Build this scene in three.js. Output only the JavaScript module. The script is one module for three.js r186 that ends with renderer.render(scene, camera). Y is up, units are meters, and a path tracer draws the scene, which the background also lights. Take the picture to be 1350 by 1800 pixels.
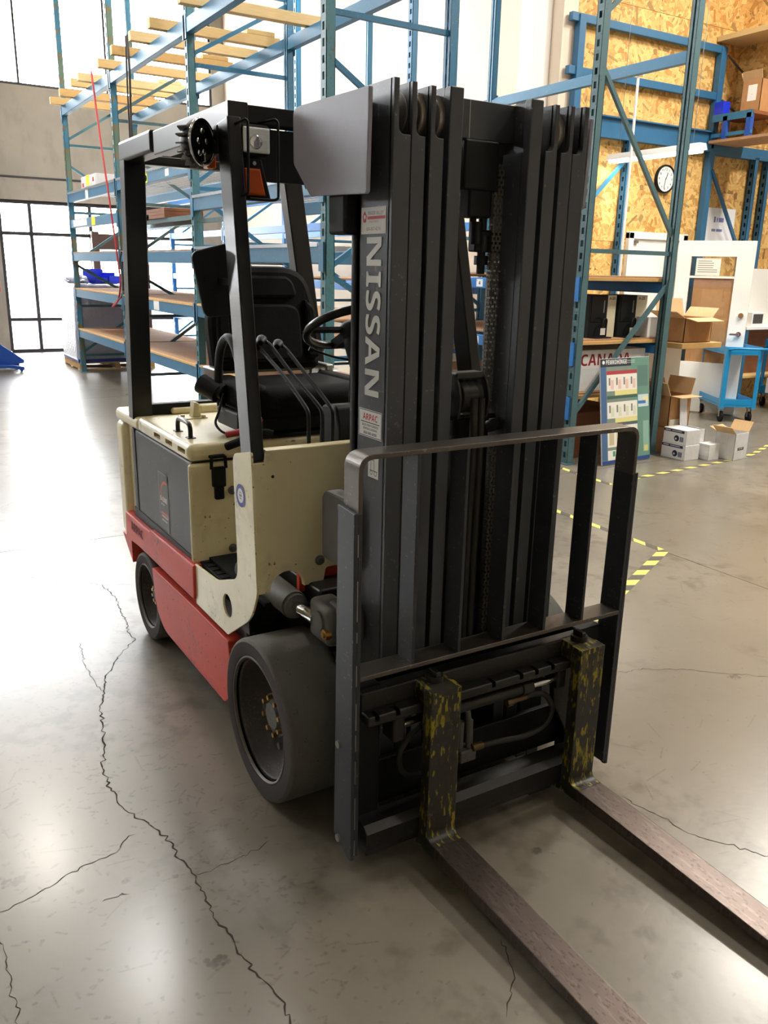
import * as THREE from 'three';
import { mergeGeometries } from 'three/addons/utils/BufferGeometryUtils.js';
import { RoundedBoxGeometry } from 'three/addons/geometries/RoundedBoxGeometry.js';
import { TextGeometry } from 'three/addons/geometries/TextGeometry.js';
import { FontLoader } from 'three/addons/loaders/FontLoader.js';
import { Brush, Evaluator, SUBTRACTION } from 'three-bvh-csg';
import { RectAreaLightUniformsLib } from 'three/addons/lights/RectAreaLightUniformsLib.js';

// ---------------------------------------------------------------- camera, sky, light, exposure
const scene = new THREE.Scene();
const camera = new THREE.PerspectiveCamera(62.69, 1350 / 1800, 0.05, 200);
camera.position.set(-1.4823, 1.6495, 1.7335);
camera.rotation.set(-0.2819, -0.5521, 0.022, 'YXZ');
camera.updateMatrixWorld(true);
const renderer = new THREE.WebGLRenderer({ antialias: true });
renderer.toneMapping = THREE.LinearToneMapping;
renderer.toneMappingExposure = 1.3;
renderer.shadowMap.enabled = true;
scene.background = new THREE.Color(0.96, 0.98, 1.0);          // even overcast sky outside the windows
scene.backgroundIntensity = 18;
RectAreaLightUniformsLib.init();
const LAMP = 62;                                               // ceiling fixtures, radiance
const WARM = [1.0, 0.94, 0.85], COOL = [1.0, 0.98, 0.95];
// ceiling fixtures: x, y, z, colour, strength; some are unseen fill added for aisle wall and cartons
const FIXTURES = [
  [-0.2, 6.2, -9.0, WARM, 1.2], [0.5, 6.2, -6.3, COOL, 1], [2.2, 6.2, -4.3, COOL, 0.8], [3.1, 5.7, -8.6, COOL, 1.1], [3.1, 5.7, -12.2, COOL, 1.1],
  [6.6, 6.2, -2.7, WARM, 2.0], [8.6, 6.2, -3.4, WARM, 2.0], [2.6, 6.2, -0.6, WARM, 0.75], [-3.2, 6.2, -3.2, COOL, 0.3], [3.2, 6.2, 3.2, WARM, 0.35], [-3.4, 6.2, -8.4, COOL, 0.4], [6.2, 6.2, -0.3, WARM, 3.0],
];

// ---------------------------------------------------------------- small tools
let seed = 7;
const rnd = () => { seed = (seed * 1664525 + 1013904223) >>> 0; return seed / 4294967296; };
const rr = (a, b) => a + (b - a) * rnd();
const V = (x, y, z) => new THREE.Vector3(x, y, z);
const F = 900 / Math.tan(THREE.MathUtils.degToRad(62.69 / 2));
function ray(px, py) { return V((px - 675) / F, -(py - 900) / F, -1).applyQuaternion(camera.quaternion); }
function hit(px, py, axis, val) { const d = ray(px, py), o = camera.position; return o.clone().addScaledVector(d, (val - o[axis]) / d[axis]); }
const onFloor = (px, py) => hit(px, py, 'y', 0);

function flat(g) { const n = g.index ? g.toNonIndexed() : g; for (const k of Object.keys(n.attributes)) if (!['position', 'normal', 'uv'].includes(k)) n.deleteAttribute(k); return n; }
function boxUV(g) {                                             // uv in metres, from the dominant axis of every face
  const p = g.attributes.position, u = new Float32Array(p.count * 2), a = V(), b = V(), c = V(), n = V();
  for (let i = 0; i < p.count; i += 3) {
    a.fromBufferAttribute(p, i); b.fromBufferAttribute(p, i + 1); c.fromBufferAttribute(p, i + 2);
    n.crossVectors(b.clone().sub(a), c.clone().sub(a));
    const ax = Math.abs(n.x), ay = Math.abs(n.y), az = Math.abs(n.z);
    [a, b, c].forEach((q, k) => {
      const [s, t] = ax >= ay && ax >= az ? [q.z, q.y] : ay >= az ? [q.x, q.z] : [q.x, q.y];
      u[(i + k) * 2] = s; u[(i + k) * 2 + 1] = t;
    });
  }
  g.setAttribute('uv', new THREE.BufferAttribute(u, 2));
  return g;
}
function B(x0, x1, y0, y1, z0, z1, r = 0, seg = 2) {
  const w = Math.abs(x1 - x0), h = Math.abs(y1 - y0), d = Math.abs(z1 - z0);
  r = Math.min(r, w / 2.02, h / 2.02, d / 2.02);
  const g = r > 0 ? new RoundedBoxGeometry(w, h, d, seg, r) : new THREE.BoxGeometry(w, h, d);
  return g.translate((x0 + x1) / 2, (y0 + y1) / 2, (z0 + z1) / 2);
}
const BB = (cx, cy, cz, w, h, d, r = 0) => B(cx - w / 2, cx + w / 2, cy - h / 2, cy + h / 2, cz - d / 2, cz + d / 2, r);
function cyl(p, q, r, seg = 20, r2 = r, open = false) {
  const a = V(...p), b = V(...q), d = b.clone().sub(a), g = new THREE.CylinderGeometry(r2, r, d.length(), seg, 1, open);
  g.applyQuaternion(new THREE.Quaternion().setFromUnitVectors(V(0, 1, 0), d.clone().normalize()));
  return g.translate((a.x + b.x) / 2, (a.y + b.y) / 2, (a.z + b.z) / 2);
}
function bar(p, q, w, t, up = [0, 1, 0], r = 0) {               // box section w x t between two points
  const a = V(...p), b = V(...q), d = b.clone().sub(a), L = d.length(), zax = d.normalize();
  let xax = V(...up).cross(zax); if (xax.lengthSq() < 1e-6) xax = V(1, 0, 0).cross(zax); xax.normalize();
  const yax = zax.clone().cross(xax), g = r ? new RoundedBoxGeometry(w, t, L, 2, r) : new THREE.BoxGeometry(w, t, L);
  return g.applyMatrix4(new THREE.Matrix4().makeBasis(xax, yax, zax).setPosition(a.add(b).multiplyScalar(0.5)));
}
function tube(pts, r, seg = 40, rad = 8, tension = 0.5) { return new THREE.TubeGeometry(new THREE.CatmullRomCurve3(pts.map((p) => V(...p)), false, 'catmullrom', tension), seg, r, rad); }
function poly(pts, holes = []) {
  const s = new THREE.Shape(pts.map((p) => new THREE.Vector2(...p)));
  for (const h of holes) s.holes.push(h);
  return s;
}
function ext(shape, depth, plane, at, bevel = 0) {              // extrude: 'xy' towards +z from at, 'zy' (shape x = z) towards +x, 'xz' (shape y = -z) towards +y
  const g = new THREE.ExtrudeGeometry(shape, { depth: depth - 2 * bevel, bevelEnabled: bevel > 0, bevelSize: bevel, bevelThickness: bevel, bevelOffset: -bevel, bevelSegments: 2, curveSegments: 14 });
  g.translate(0, 0, bevel);
  if (plane === 'zy') g.applyMatrix4(new THREE.Matrix4().set(0, 0, -1, depth, 0, 1, 0, 0, 1, 0, 0, 0, 0, 0, 0, 1));
  if (plane === 'xz') g.rotateX(-Math.PI / 2);
  return plane === 'xy' ? g.translate(0, 0, at) : plane === 'zy' ? g.translate(at, 0, 0) : g.translate(0, at, 0);
}
function rounded(pts, radii) {                                  // polygon with rounded corners, as a Shape
  const s = new THREE.Shape(), n = pts.length, P = pts.map((p) => new THREE.Vector2(...p));
  for (let i = 0; i < n; i++) {
    const p = P[i], a = P[(i + n - 1) % n], b = P[(i + 1) % n], r = Array.isArray(radii) ? radii[i] : radii;
    const u = a.clone().sub(p), v = b.clone().sub(p), ru = Math.min(r, u.length() / 2), rv = Math.min(r, v.length() / 2);
    const s0 = p.clone().addScaledVector(u.normalize(), ru), s1 = p.clone().addScaledVector(v.normalize(), rv);
    if (i) s.lineTo(s0.x, s0.y); else s.moveTo(s0.x, s0.y);
    if (r > 0) s.quadraticCurveTo(p.x, p.y, s1.x, s1.y);
  }
  s.closePath(); return s;
}
function lathe(profile, axis, c, seg = 40) {                    // profile [r, along]; axis x or y or z
  const g = new THREE.LatheGeometry(profile.map((p) => new THREE.Vector2(...p)), seg);
  if (axis === 'x') g.rotateZ(-Math.PI / 2); else if (axis === 'z') g.rotateX(Math.PI / 2);
  return g.translate(...c);
}
function cut(g, tools) {                                        // boolean: cut boxes out of a shape
  const ev = new Evaluator(); ev.useGroups = false; let a = new Brush(g); a.updateMatrixWorld();
  for (const t of tools) { const b = new Brush(t); b.updateMatrixWorld(); a = ev.evaluate(a, b, SUBTRACTION); a.updateMatrixWorld(); }
  return a.geometry;
}
const taken = new Map();
function numbered(n) { const k = taken.get(n) ?? 0; taken.set(n, k + 1); return k ? `${n}_${String(k).padStart(3, '0')}` : n; }
function obj(name, geos, mat, parent, label, keepUV = false) {
  const list = (Array.isArray(geos) ? geos : [geos]).map(flat);
  const g = list.length > 1 ? mergeGeometries(list) : list[0];
  if (!keepUV) boxUV(g);
  const m = new THREE.Mesh(g, mat);
  m.name = parent ? name : numbered(name); m.castShadow = m.receiveShadow = true;
  (parent ?? scene).add(m);
  if (label) m.userData.label = label;
  return m;
}
function group(name, parent, label) {
  const o = new THREE.Group(); o.name = parent ? name : numbered(name); (parent ?? scene).add(o);
  if (label) o.userData.label = label;
  return o;
}
function thing(name, label, category, pos = [0, 0, 0], turn = 0, grp) {
  const o = group(name); o.position.set(...pos); o.rotation.y = turn; o.userData = { label, category };
  if (grp) o.userData.group = grp;
  return o;
}
function tag(o, label, category, grp) { o.userData.label = label; o.userData.category = category; if (grp) o.userData.group = grp; return o; }
function struct(o) { o.userData.kind = 'structure'; return o; }
function decal(name, tex, c, w, h, normal, parent, opts = {}, label) { // flat print; normal 'x-','x+','z+','z-','y+'
  const g = new THREE.PlaneGeometry(w, h);
  if (opts.spin) g.rotateZ(opts.spin);
  if (normal === 'x-') g.rotateY(-Math.PI / 2); else if (normal === 'x+') g.rotateY(Math.PI / 2); else if (normal === 'z-') g.rotateY(Math.PI); else if (normal === 'y+') g.rotateX(-Math.PI / 2);
  if (opts.turn) g.rotateY(opts.turn);
  g.translate(...c);
  const mat = tex.isMaterial ? tex : new THREE.MeshStandardMaterial({ map: tex, roughness: opts.rough ?? 0.5, transparent: !!opts.alpha, alphaTest: opts.alpha ? 0.4 : 0 });
  return obj(name, g, mat, parent, label, true);
}

// ---------------------------------------------------------------- procedural textures
const H = (x, y, s) => { let h = (x * 374761393 + y * 668265263 + s * 974711) | 0; h = Math.imul(h ^ (h >>> 13), 1274126177); return ((h ^ (h >>> 16)) >>> 0) / 4294967296; };
function vnoise(x, y, per, s) {                                 // tileable value noise
  const xi = Math.floor(x), yi = Math.floor(y), fx = x - xi, fy = y - yi, u = fx * fx * (3 - 2 * fx), v = fy * fy * (3 - 2 * fy), m = (a) => ((a % per) + per) % per;
  const a = H(m(xi), m(yi), s), b = H(m(xi + 1), m(yi), s), c = H(m(xi), m(yi + 1), s), d = H(m(xi + 1), m(yi + 1), s);
  return a + (b - a) * u + (c - a) * v + (a - b - c + d) * u * v;
}
const NB = [4, 4, 32];                                          // precomputed tileable noise: smooth, rough, fine
const NA = [3, 6, 4].map((oct, q) => [0, 1, 2].map((k) => { const n = 512, a = new Float32Array(n * n); for (let j = 0; j < n; j++) for (let i = 0; i < n; i++) { let t = 0, w = 0, m = 1, p = NB[q]; for (let o = 0; o < oct && p < 300; o++) { t += m * vnoise(i / n * p, j / n * p, p, k * 50 + q * 20 + o); w += m; m *= 0.55; p *= 2; } a[j * n + i] = t / w; } return a; }));
function fbm(u, v, base, oct, s) {                               // reads the precomputed noise at a whole-number frequency
  const q = base >= 16 ? 2 : oct > 3 ? 1 : 0, k = Math.max(1, Math.round(base / NB[q])), A = NA[q][s % 3], x = (u * k + s * 0.3713) * 512, y = (v * k + s * 0.6171) * 512, xi = Math.floor(x), yi = Math.floor(y), fx = x - xi, fy = y - yi;
  const x0 = xi & 511, x1 = (xi + 1) & 511, y0 = (yi & 511) << 9, y1 = ((yi + 1) & 511) << 9;
  const a = A[y0 + x0], b = A[y0 + x1], c = A[y1 + x0], d = A[y1 + x1]; return a + (b - a) * fx + (c - a) * fy + (a - b - c + d) * fx * fy;
}
const clamp = (x) => Math.min(1, Math.max(0, x)), mix = (a, b, t) => a + (b - a) * t, sstep = (a, b, x) => { const t = clamp((x - a) / (b - a)); return t * t * (3 - 2 * t); };
function dataTex(n, fn, srgb = true, m = n) {                   // fn(u, v) -> [r,g,b] 0..255
  const d = new Uint8Array(n * m * 4);
  for (let j = 0; j < m; j++) for (let i = 0; i < n; i++) { const c = fn(i / n, j / m, i, j), k = (j * n + i) * 4; d[k] = c[0]; d[k + 1] = c[1]; d[k + 2] = c[2]; d[k + 3] = 255; }
  const t = new THREE.DataTexture(d, n, m); t.wrapS = t.wrapT = THREE.RepeatWrapping; t.magFilter = THREE.LinearFilter; t.minFilter = THREE.LinearMipmapLinearFilter; t.generateMipmaps = true;
  if (srgb) t.colorSpace = THREE.SRGBColorSpace; t.needsUpdate = true; return t;
}
const rep = (t, sx, sy = sx) => { const c = t.clone(); c.repeat.set(sx, sy); c.needsUpdate = true; return c; };
const mix3 = (a, b, t) => [mix(a[0], b[0], t), mix(a[1], b[1], t), mix(a[2], b[2], t)];
function canvasTex(w, h, draw) { const c = document.createElement('canvas'); c.width = w; c.height = h; const x = c.getContext('2d'); draw(x, w, h); const t = new THREE.CanvasTexture(c); t.colorSpace = THREE.SRGBColorSpace; t.magFilter = THREE.LinearFilter; return t; }
// worn paint: base colour, mottled, with chips and grime
function paint(base, chip, { n = 512, chips = 0.01, mott = 0.06, grime = 0.15, s = 1 } = {}) {
  return dataTex(n, (u, v) => {
    const a = fbm(u, v, 4, 5, s), b = fbm(u, v, 4, 5, s + 21), c = fbm(u, v, 32, 3, s + 40), e = fbm(u, v, 64, 3, s + 61);
    let k = mix3(base, base.map((q) => q * 0.72), clamp((a - 0.46) * mott * 8 + (c - 0.5) * mott * 3));
    k = mix3(k, [84, 76, 64], grime * 0.45 * sstep(0.52, 0.8, b) * sstep(0.4, 0.66, c));
    return mix3(k, chip, 0.85 * sstep(0.80 - chips * 4, 0.84 - chips * 4, e * 0.8 + b * 0.28));
  });
}
const T = {};
T.noise = dataTex(512, (u, v) => { const q = 255 * fbm(u, v, 8, 5, 3); return [q, q, q]; }, false);
T.fine = dataTex(512, (u, v) => { const q = 255 * fbm(u, v, 64, 3, 5); return [q, q, q]; }, false);
T.rough = dataTex(512, (u, v) => { const q = 255 * mix(0.45, 0.85, fbm(u, v, 6, 5, 9)); return [q, q, q]; }, false);

const S = (o) => new THREE.MeshStandardMaterial(o), PH = (o) => new THREE.MeshPhysicalMaterial(o);
const M = {};
const bump = (t, s) => ({ bumpMap: t, bumpScale: s });
M.mast = PH({ clearcoat: 0.2, clearcoatRoughness: 0.4, map: rep(paint([64, 67, 73], [110, 106, 98], { chips: 0.008, mott: 0.05, grime: 0.25, s: 2 }), 1.3), roughness: 0.4, metalness: 0.1 });
M.plate = S({ map: rep(paint([152, 151, 162], [170, 168, 170], { chips: 0.004, mott: 0.05, grime: 0.12, s: 8 }), 1.3), roughness: 0.5 });  // mast paint made paler: window light on the plate put into the colour
M.backrest = S({ map: rep(paint([58, 61, 67], [118, 108, 96], { chips: 0.007, mott: 0.07, grime: 0.25, s: 12 }), 1.6), roughness: 0.42, metalness: 0.3 });
M.wornsteel = S({ map: rep(paint([104, 98, 92], [150, 140, 130], { chips: 0.012, mott: 0.12, grime: 0.5, s: 22 }), 1.5), roughness: 0.36, metalness: 0.75 });
M.blackgloss = PH({ color: 0x0d0e10, roughness: 0.35, clearcoat: 0.3, clearcoatRoughness: 0.12, specularIntensity: 0.6 });
M.black = PH({ color: 0x111214, roughness: 0.5, specularIntensity: 0.5 });
M.grease = S({ map: rep(paint([40, 38, 36], [66, 58, 46], { chips: 0.02, mott: 0.1, grime: 0.5, s: 32 }), 2), roughness: 0.42, metalness: 0.25 });
M.chain = S({ color: 0x6a665e, roughness: 0.45, metalness: 0.4 });
M.rubber = PH({ color: 0x151516, roughness: 0.75, specularIntensity: 0.4 });
M.hose = S({ color: 0x26241f, roughness: 0.6 });
M.cream = PH({ map: rep(paint([226, 214, 170], [120, 100, 72], { chips: 0.004, mott: 0.03, grime: 0.3, s: 42, freq: 5 }), 1.2), roughness: 0.38, clearcoat: 0.35, clearcoatRoughness: 0.25 });
M.red = S({ map: rep(paint([206, 66, 48], [70, 40, 34], { chips: 0.012, mott: 0.05, grime: 0.4, s: 52 }), 1.3), roughness: 0.5 });
M.battery = S({ map: rep(paint([64, 62, 62], [98, 94, 90], { chips: 0.006, mott: 0.08, grime: 0.5, s: 62 }), 1.1), roughness: 0.5, metalness: 0.1 });
M.tread = S({ map: rep(paint([92, 90, 84], [60, 58, 54], { chips: 0.006, mott: 0.14, grime: 0.35, s: 72 }), 1.5), roughness: 0.8, ...bump(rep(T.fine, 3), 0.0006) });
M.sidewall = S({ map: rep(paint([48, 40, 38], [80, 70, 62], { chips: 0.01, mott: 0.12, grime: 0.4, s: 73 }), 3), roughness: 0.8 });
M.rim = S({ map: rep(paint([66, 62, 58], [104, 88, 72], { chips: 0.03, mott: 0.14, grime: 0.6, s: 74 }), 3), roughness: 0.6, metalness: 0.3 });
M.rimedge = S({ color: 0x5c564e, roughness: 0.5, metalness: 0.5 });
M.brass = S({ color: 0xb08a4a, roughness: 0.35, metalness: 0.9 });
M.brassdull = S({ color: 0x6e5c3c, roughness: 0.5, metalness: 0.7 });
M.chrome = S({ color: 0xd8d8da, roughness: 0.12, metalness: 1 });
M.steel = S({ color: 0x9a9894, roughness: 0.35, metalness: 0.85 });
M.roller = S({ color: 0x9c948a, roughness: 0.38, metalness: 0.7 });
M.white = S({ color: 0xeeeeea, roughness: 0.55 });
M.letter = S({ color: 0xd8d8d4, roughness: 0.5 });
M.vinyl = PH({ color: 0x0b0b0c, specularIntensity: 0.35, roughness: 0.7, ...bump(rep(T.fine, 4), 0.0006) });
M.plastic = PH({ color: 0x1a1b1d, roughness: 0.5, specularIntensity: 0.5 });
M.amber = PH({ color: 0xd45a0c, roughness: 0.2, transmission: 0.25, thickness: 0, clearcoat: 0.6 });
M.lens = PH({ color: 0xe8ecec, roughness: 0.3, metalness: 0.25, clearcoat: 1 });
M.darkglass = PH({ color: 0x0b0b0c, roughness: 0.08, clearcoat: 1 });
M.pad = S({ color: 0x6b6c6c, roughness: 0.6 });
M.castgrey = S({ map: rep(paint([104, 102, 98], [70, 66, 60], { chips: 0.01, mott: 0.1, grime: 0.5, s: 80 }), 3), roughness: 0.6, metalness: 0.3 });
M.tan = S({ color: 0xd9cda8, roughness: 0.8 });
// fork paint: yellow worn through to black, bare brown steel on the blade
M.fork = S({ map: rep(dataTex(512, (u, v) => {
  const st = fbm(u, v * 0.5, 26, 3, 90), st2 = fbm(u * 2, v * 0.5, 16, 3, 95), pt = fbm(u, v, 5, 3, 93);
  let k = mix3([44, 43, 40], [64, 60, 52], fbm(u, v, 24, 3, 91));
  k = mix3(k, [168, 152, 34], 0.9 * sstep(0.575, 0.65, st * 0.62 + st2 * 0.28 + pt * 0.2 - 0.02));
  return mix3(k, [120, 112, 40], 0.5 * sstep(0.55, 0.7, pt) * sstep(0.5, 0.56, fbm(u, v, 40, 2, 97)));
}), 3.1, 1.9), roughness: 0.45, metalness: 0.2 });
M.forkblade = S({ map: rep(dataTex(512, (u, v) => {
  const a = fbm(u, v, 5, 4, 101), b = fbm(u * 1, v * 0.25, 64, 3, 103), c = fbm(u, v, 60, 2, 105);
  let k = mix3([74, 64, 60], [106, 94, 88], a); k = mix3(k, [124, 112, 104], 0.35 * sstep(0.56, 0.7, b)); return mix3(k, [58, 50, 46], 0.5 * sstep(0.6, 0.75, c));
}), 2.5, 1.3), roughness: 0.34, metalness: 0.7 });
// concrete, osb, wood, carton, racks
M.wallconcrete = S({ map: rep(dataTex(1024, (u, v) => { const a = fbm(u, v, 3, 5, 201), b = fbm(u, v * 0.5, 24, 4, 203), k = mix3([176, 168, 154], [140, 134, 122], a * 1.1); return mix3(k, [132, 126, 114], 0.3 * sstep(0.5, 0.8, b)); }), 0.22), roughness: 0.85 });
M.whitewall = S({ map: rep(dataTex(512, (u, v) => { const a = fbm(u, v, 4, 4, 211); return mix3([238, 222, 202], [224, 206, 184], a); }), 0.3), roughness: 0.8 });
M.ceiling = S({ color: 0xd8d6d0, roughness: 0.9 });
M.sidewallroom = S({ color: 0xb8b2a6, roughness: 0.9 });
M.osb = [0, 1, 2].map((q) => {
  const n = 512, buf = new Float32Array(n * n * 3); let sd = 99 + q * 31; const r = () => { sd = (sd * 1664525 + 1013904223) >>> 0; return sd / 4294967296; };
  for (let i = 0; i < n * n; i++) { buf[i * 3] = 214; buf[i * 3 + 1] = 170; buf[i * 3 + 2] = 100; }
  for (let f = 0; f < 2600; f++) {                              // overlapping strands
    const cx = r() * n, cy = r() * n, an = r() * Math.PI, L = 10 + r() * 26, W = 3 + r() * 8, ca = Math.cos(an), sa = Math.sin(an), t = r(), c = mix3([232, 192, 120], [186, 132, 66], t * t), dk = r() < 0.05 ? 0.72 : 1;
    for (let y = -L; y <= L; y++) for (let x = -L; x <= L; x++) { const a = x * ca + y * sa, b = -x * sa + y * ca; if (Math.abs(a) > L || Math.abs(b) > W) continue; const e = Math.abs(b) > W - 1.2 || Math.abs(a) > L - 1.2 ? 0.9 : 1, k = ((((cy + y) | 0) + n) % n * n + (((cx + x) | 0) + n) % n) * 3; for (let z = 0; z < 3; z++) buf[k + z] = c[z] * e * dk * (0.97 + 0.06 * H((b * 2) | 0, f, z)); }
  }
  return S({ map: rep(dataTex(n, (u, v, i, j) => { const k = (j * n + i) * 3; return [buf[k], buf[k + 1], buf[k + 2]]; }), 0.7), roughness: 0.75 });
});
const woodTex = (a, b, s) => dataTex(512, (u, v) => { const w = fbm(u, v, 3, 3, s) * 3, g = 0.5 + 0.5 * Math.sin((v * 22 + w) * 6.28), q = fbm(u * 0.25, v, 64, 3, s + 3); return mix3(a, b, clamp(0.35 * g + 0.65 * q)); });
M.lumber = [[232, 192, 128], [224, 178, 110], [236, 204, 146]].map((c, i) => S({ map: rep(woodTex(c, c.map((q) => q * 0.8), 300 + i * 7), 0.9, 5), roughness: 0.7 }));
M.particle = S({ map: rep(dataTex(512, (u, v) => mix3([196, 156, 116], [160, 122, 88], fbm(u, v, 64, 3, 330) * 0.7 + fbm(u, v, 5, 3, 332) * 0.4)), 1.2), roughness: 0.75 });
M.particleedge = S({ map: rep(dataTex(256, (u, v) => mix3([230, 190, 130], [202, 158, 98], fbm(u, v, 40, 3, 340))), 2), roughness: 0.8 });
M.brownboard = S({ map: rep(woodTex([150, 96, 62], [112, 70, 46], 350), 1, 4), roughness: 0.6 });
const cardTex = (c, s) => dataTex(256, (u, v) => mix3(c, c.map((q) => q * 0.86), fbm(u, v, 6, 3, s) * 0.6 + fbm(u * 1, v * 0.1, 64, 2, s + 5) * 0.5));
M.card = S({ map: rep(cardTex([196, 146, 96], 360), 2), roughness: 0.8 });
M.cardlight = S({ map: rep(cardTex([222, 184, 136], 366), 2), roughness: 0.8 });
M.whitecard = S({ map: rep(cardTex([236, 236, 236], 370), 2), roughness: 0.7 });
M.creamcard = S({ color: 0xdad2b6, roughness: 0.8 });
M.rackblue = S({ map: rep(paint([48, 114, 150], [120, 140, 150], { chips: 0.01, mott: 0.05, grime: 0.2, s: 401 }), 1), roughness: 0.45 });
M.rackteal = S({ map: rep(paint([72, 124, 138], [96, 104, 78], { chips: 0.03, mott: 0.07, grime: 0.3, s: 411 }), 1), roughness: 0.5 });
M.rackold = S({ map: rep(dataTex(512, (u, v) => { let k = mix3([96, 122, 108], [82, 102, 78], fbm(u, v, 4, 3, 421)); k = mix3(k, [58, 120, 148], sstep(0.5, 0.58, fbm(u, v, 3, 3, 425))); return mix3(k, [136, 98, 62], 0.7 * sstep(0.58, 0.68, fbm(u, v, 14, 4, 427))); }), 0.8), roughness: 0.55 });
M.rackgrey = S({ map: rep(paint([76, 108, 114], [60, 68, 64], { chips: 0.02, mott: 0.06, grime: 0.3, s: 431 }), 1), roughness: 0.5 });
M.rackbright = S({ map: rep(paint([44, 122, 196], [100, 120, 140], { chips: 0.008, mott: 0.05, grime: 0.15, s: 441 }), 1), roughness: 0.4 });
M.rackdeep = S({ map: rep(paint([46, 102, 140], [80, 96, 108], { chips: 0.01, mott: 0.06, grime: 0.2, s: 451 }), 1), roughness: 0.45 });
M.cart = S({ color: 0x1287c0, roughness: 0.35 });
M.wire = S({ color: 0xc4c8cc, roughness: 0.3, metalness: 0.8 });
M.frameblack = S({ color: 0x2a2628, roughness: 0.5 });
M.doorbrown = S({ color: 0x4a342c, roughness: 0.5 });
M.glass = PH({ color: 0xffffff, roughness: 0, transmission: 1, thickness: 0, ior: 1.5 });
M.doorwhite = S({ color: 0xf2efe8, roughness: 0.45 });
M.bluebin = S({ color: 0x2038d0, roughness: 0.35 });
M.redcable = S({ color: 0xb02a28, roughness: 0.5 });
M.darkcable = S({ color: 0x3a3634, roughness: 0.6 });
M.wrap = PH({ color: 0xaeb4ca, roughness: 0.22, clearcoat: 0.8, ...bump(rep(T.noise, 3), 0.02) });
M.stackblue = S({ color: 0x1d4fa8, roughness: 0.4 });
M.redpaint = S({ color: 0xc02020, roughness: 0.4 });
M.yellow = S({ color: 0xf0cc20, roughness: 0.5 });
M.pavement = S({ color: 0xb4b0a8, roughness: 0.9 });

// ================================================================ THE SETTING
const ZF = -15.3, XW = 5.15, ZO = -5.7, CEIL = 7.0, XL = -14, XR = 13, ZB = 7;
// ---- floor: poured slabs with saw-cut joints; cracks and stains are traced on the floor plane
const CRACKS = [
  [[178, 1027], [205, 1052], [212, 1075], [222, 1090], [225, 1112], [238, 1125], [215, 1145], [200, 1165], [188, 1185], [180, 1230], [176, 1245], [180, 1270], [185, 1310], [180, 1350], [195, 1390], [210, 1415], [245, 1440], [280, 1460], [300, 1480], [315, 1510], [345, 1540], [352, 1565], [375, 1605], [400, 1640], [425, 1680], [450, 1710], [480, 1740], [500, 1770], [512, 1806]],
  [[0, 1005], [25, 1008], [70, 1018], [130, 1024], [178, 1028], [235, 1027]],
  [[-4, 1604], [40, 1585], [100, 1552], [140, 1525], [170, 1513], [205, 1499], [216, 1480], [240, 1466]],
  [[-6, 1650], [10, 1690], [18, 1730], [28, 1770], [36, 1806]],
  [[345, 1537], [380, 1525], [420, 1508], [450, 1495], [472, 1478]],
  [[1090, 1400], [1130, 1420], [1175, 1440], [1210, 1465], [1260, 1480], [1352, 1505]],
  [[1085, 1182], [1110, 1180], [1130, 1175], [1150, 1178], [1200, 1176], [1250, 1182], [1290, 1185], [1352, 1190]],
  [[0, 893], [30, 880], [60, 868], [90, 857], [108, 851], [140, 846], [165, 841]], [[108, 851], [104, 838], [90, 825], [67, 820]],
  [[140, 1130], [150, 1170], [165, 1195], [180, 1215]], [[180, 1585], [215, 1570], [228, 1572]], [[880, 1650], [905, 1720], [890, 1790]],
].map((c) => c.map(([x, y]) => { const p = onFloor(x, y); return [p.x, p.z]; }));
const SPOTS = [[22, 1550, 0.035], [380, 1690, 0.03], [220, 1549, 0.012], [140, 1567, 0.012], [308, 1540, 0.01], [1188, 1713, 0.014], [940, 1495, 0.02], [1290, 1190, 0.03], [64, 1068, 0.02], [135, 790, 0.03], [90, 857, 0.02], [185, 1275, 0.01]].map(([x, y, r]) => { const p = onFloor(x, y); return [p.x, p.z, r]; });
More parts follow.
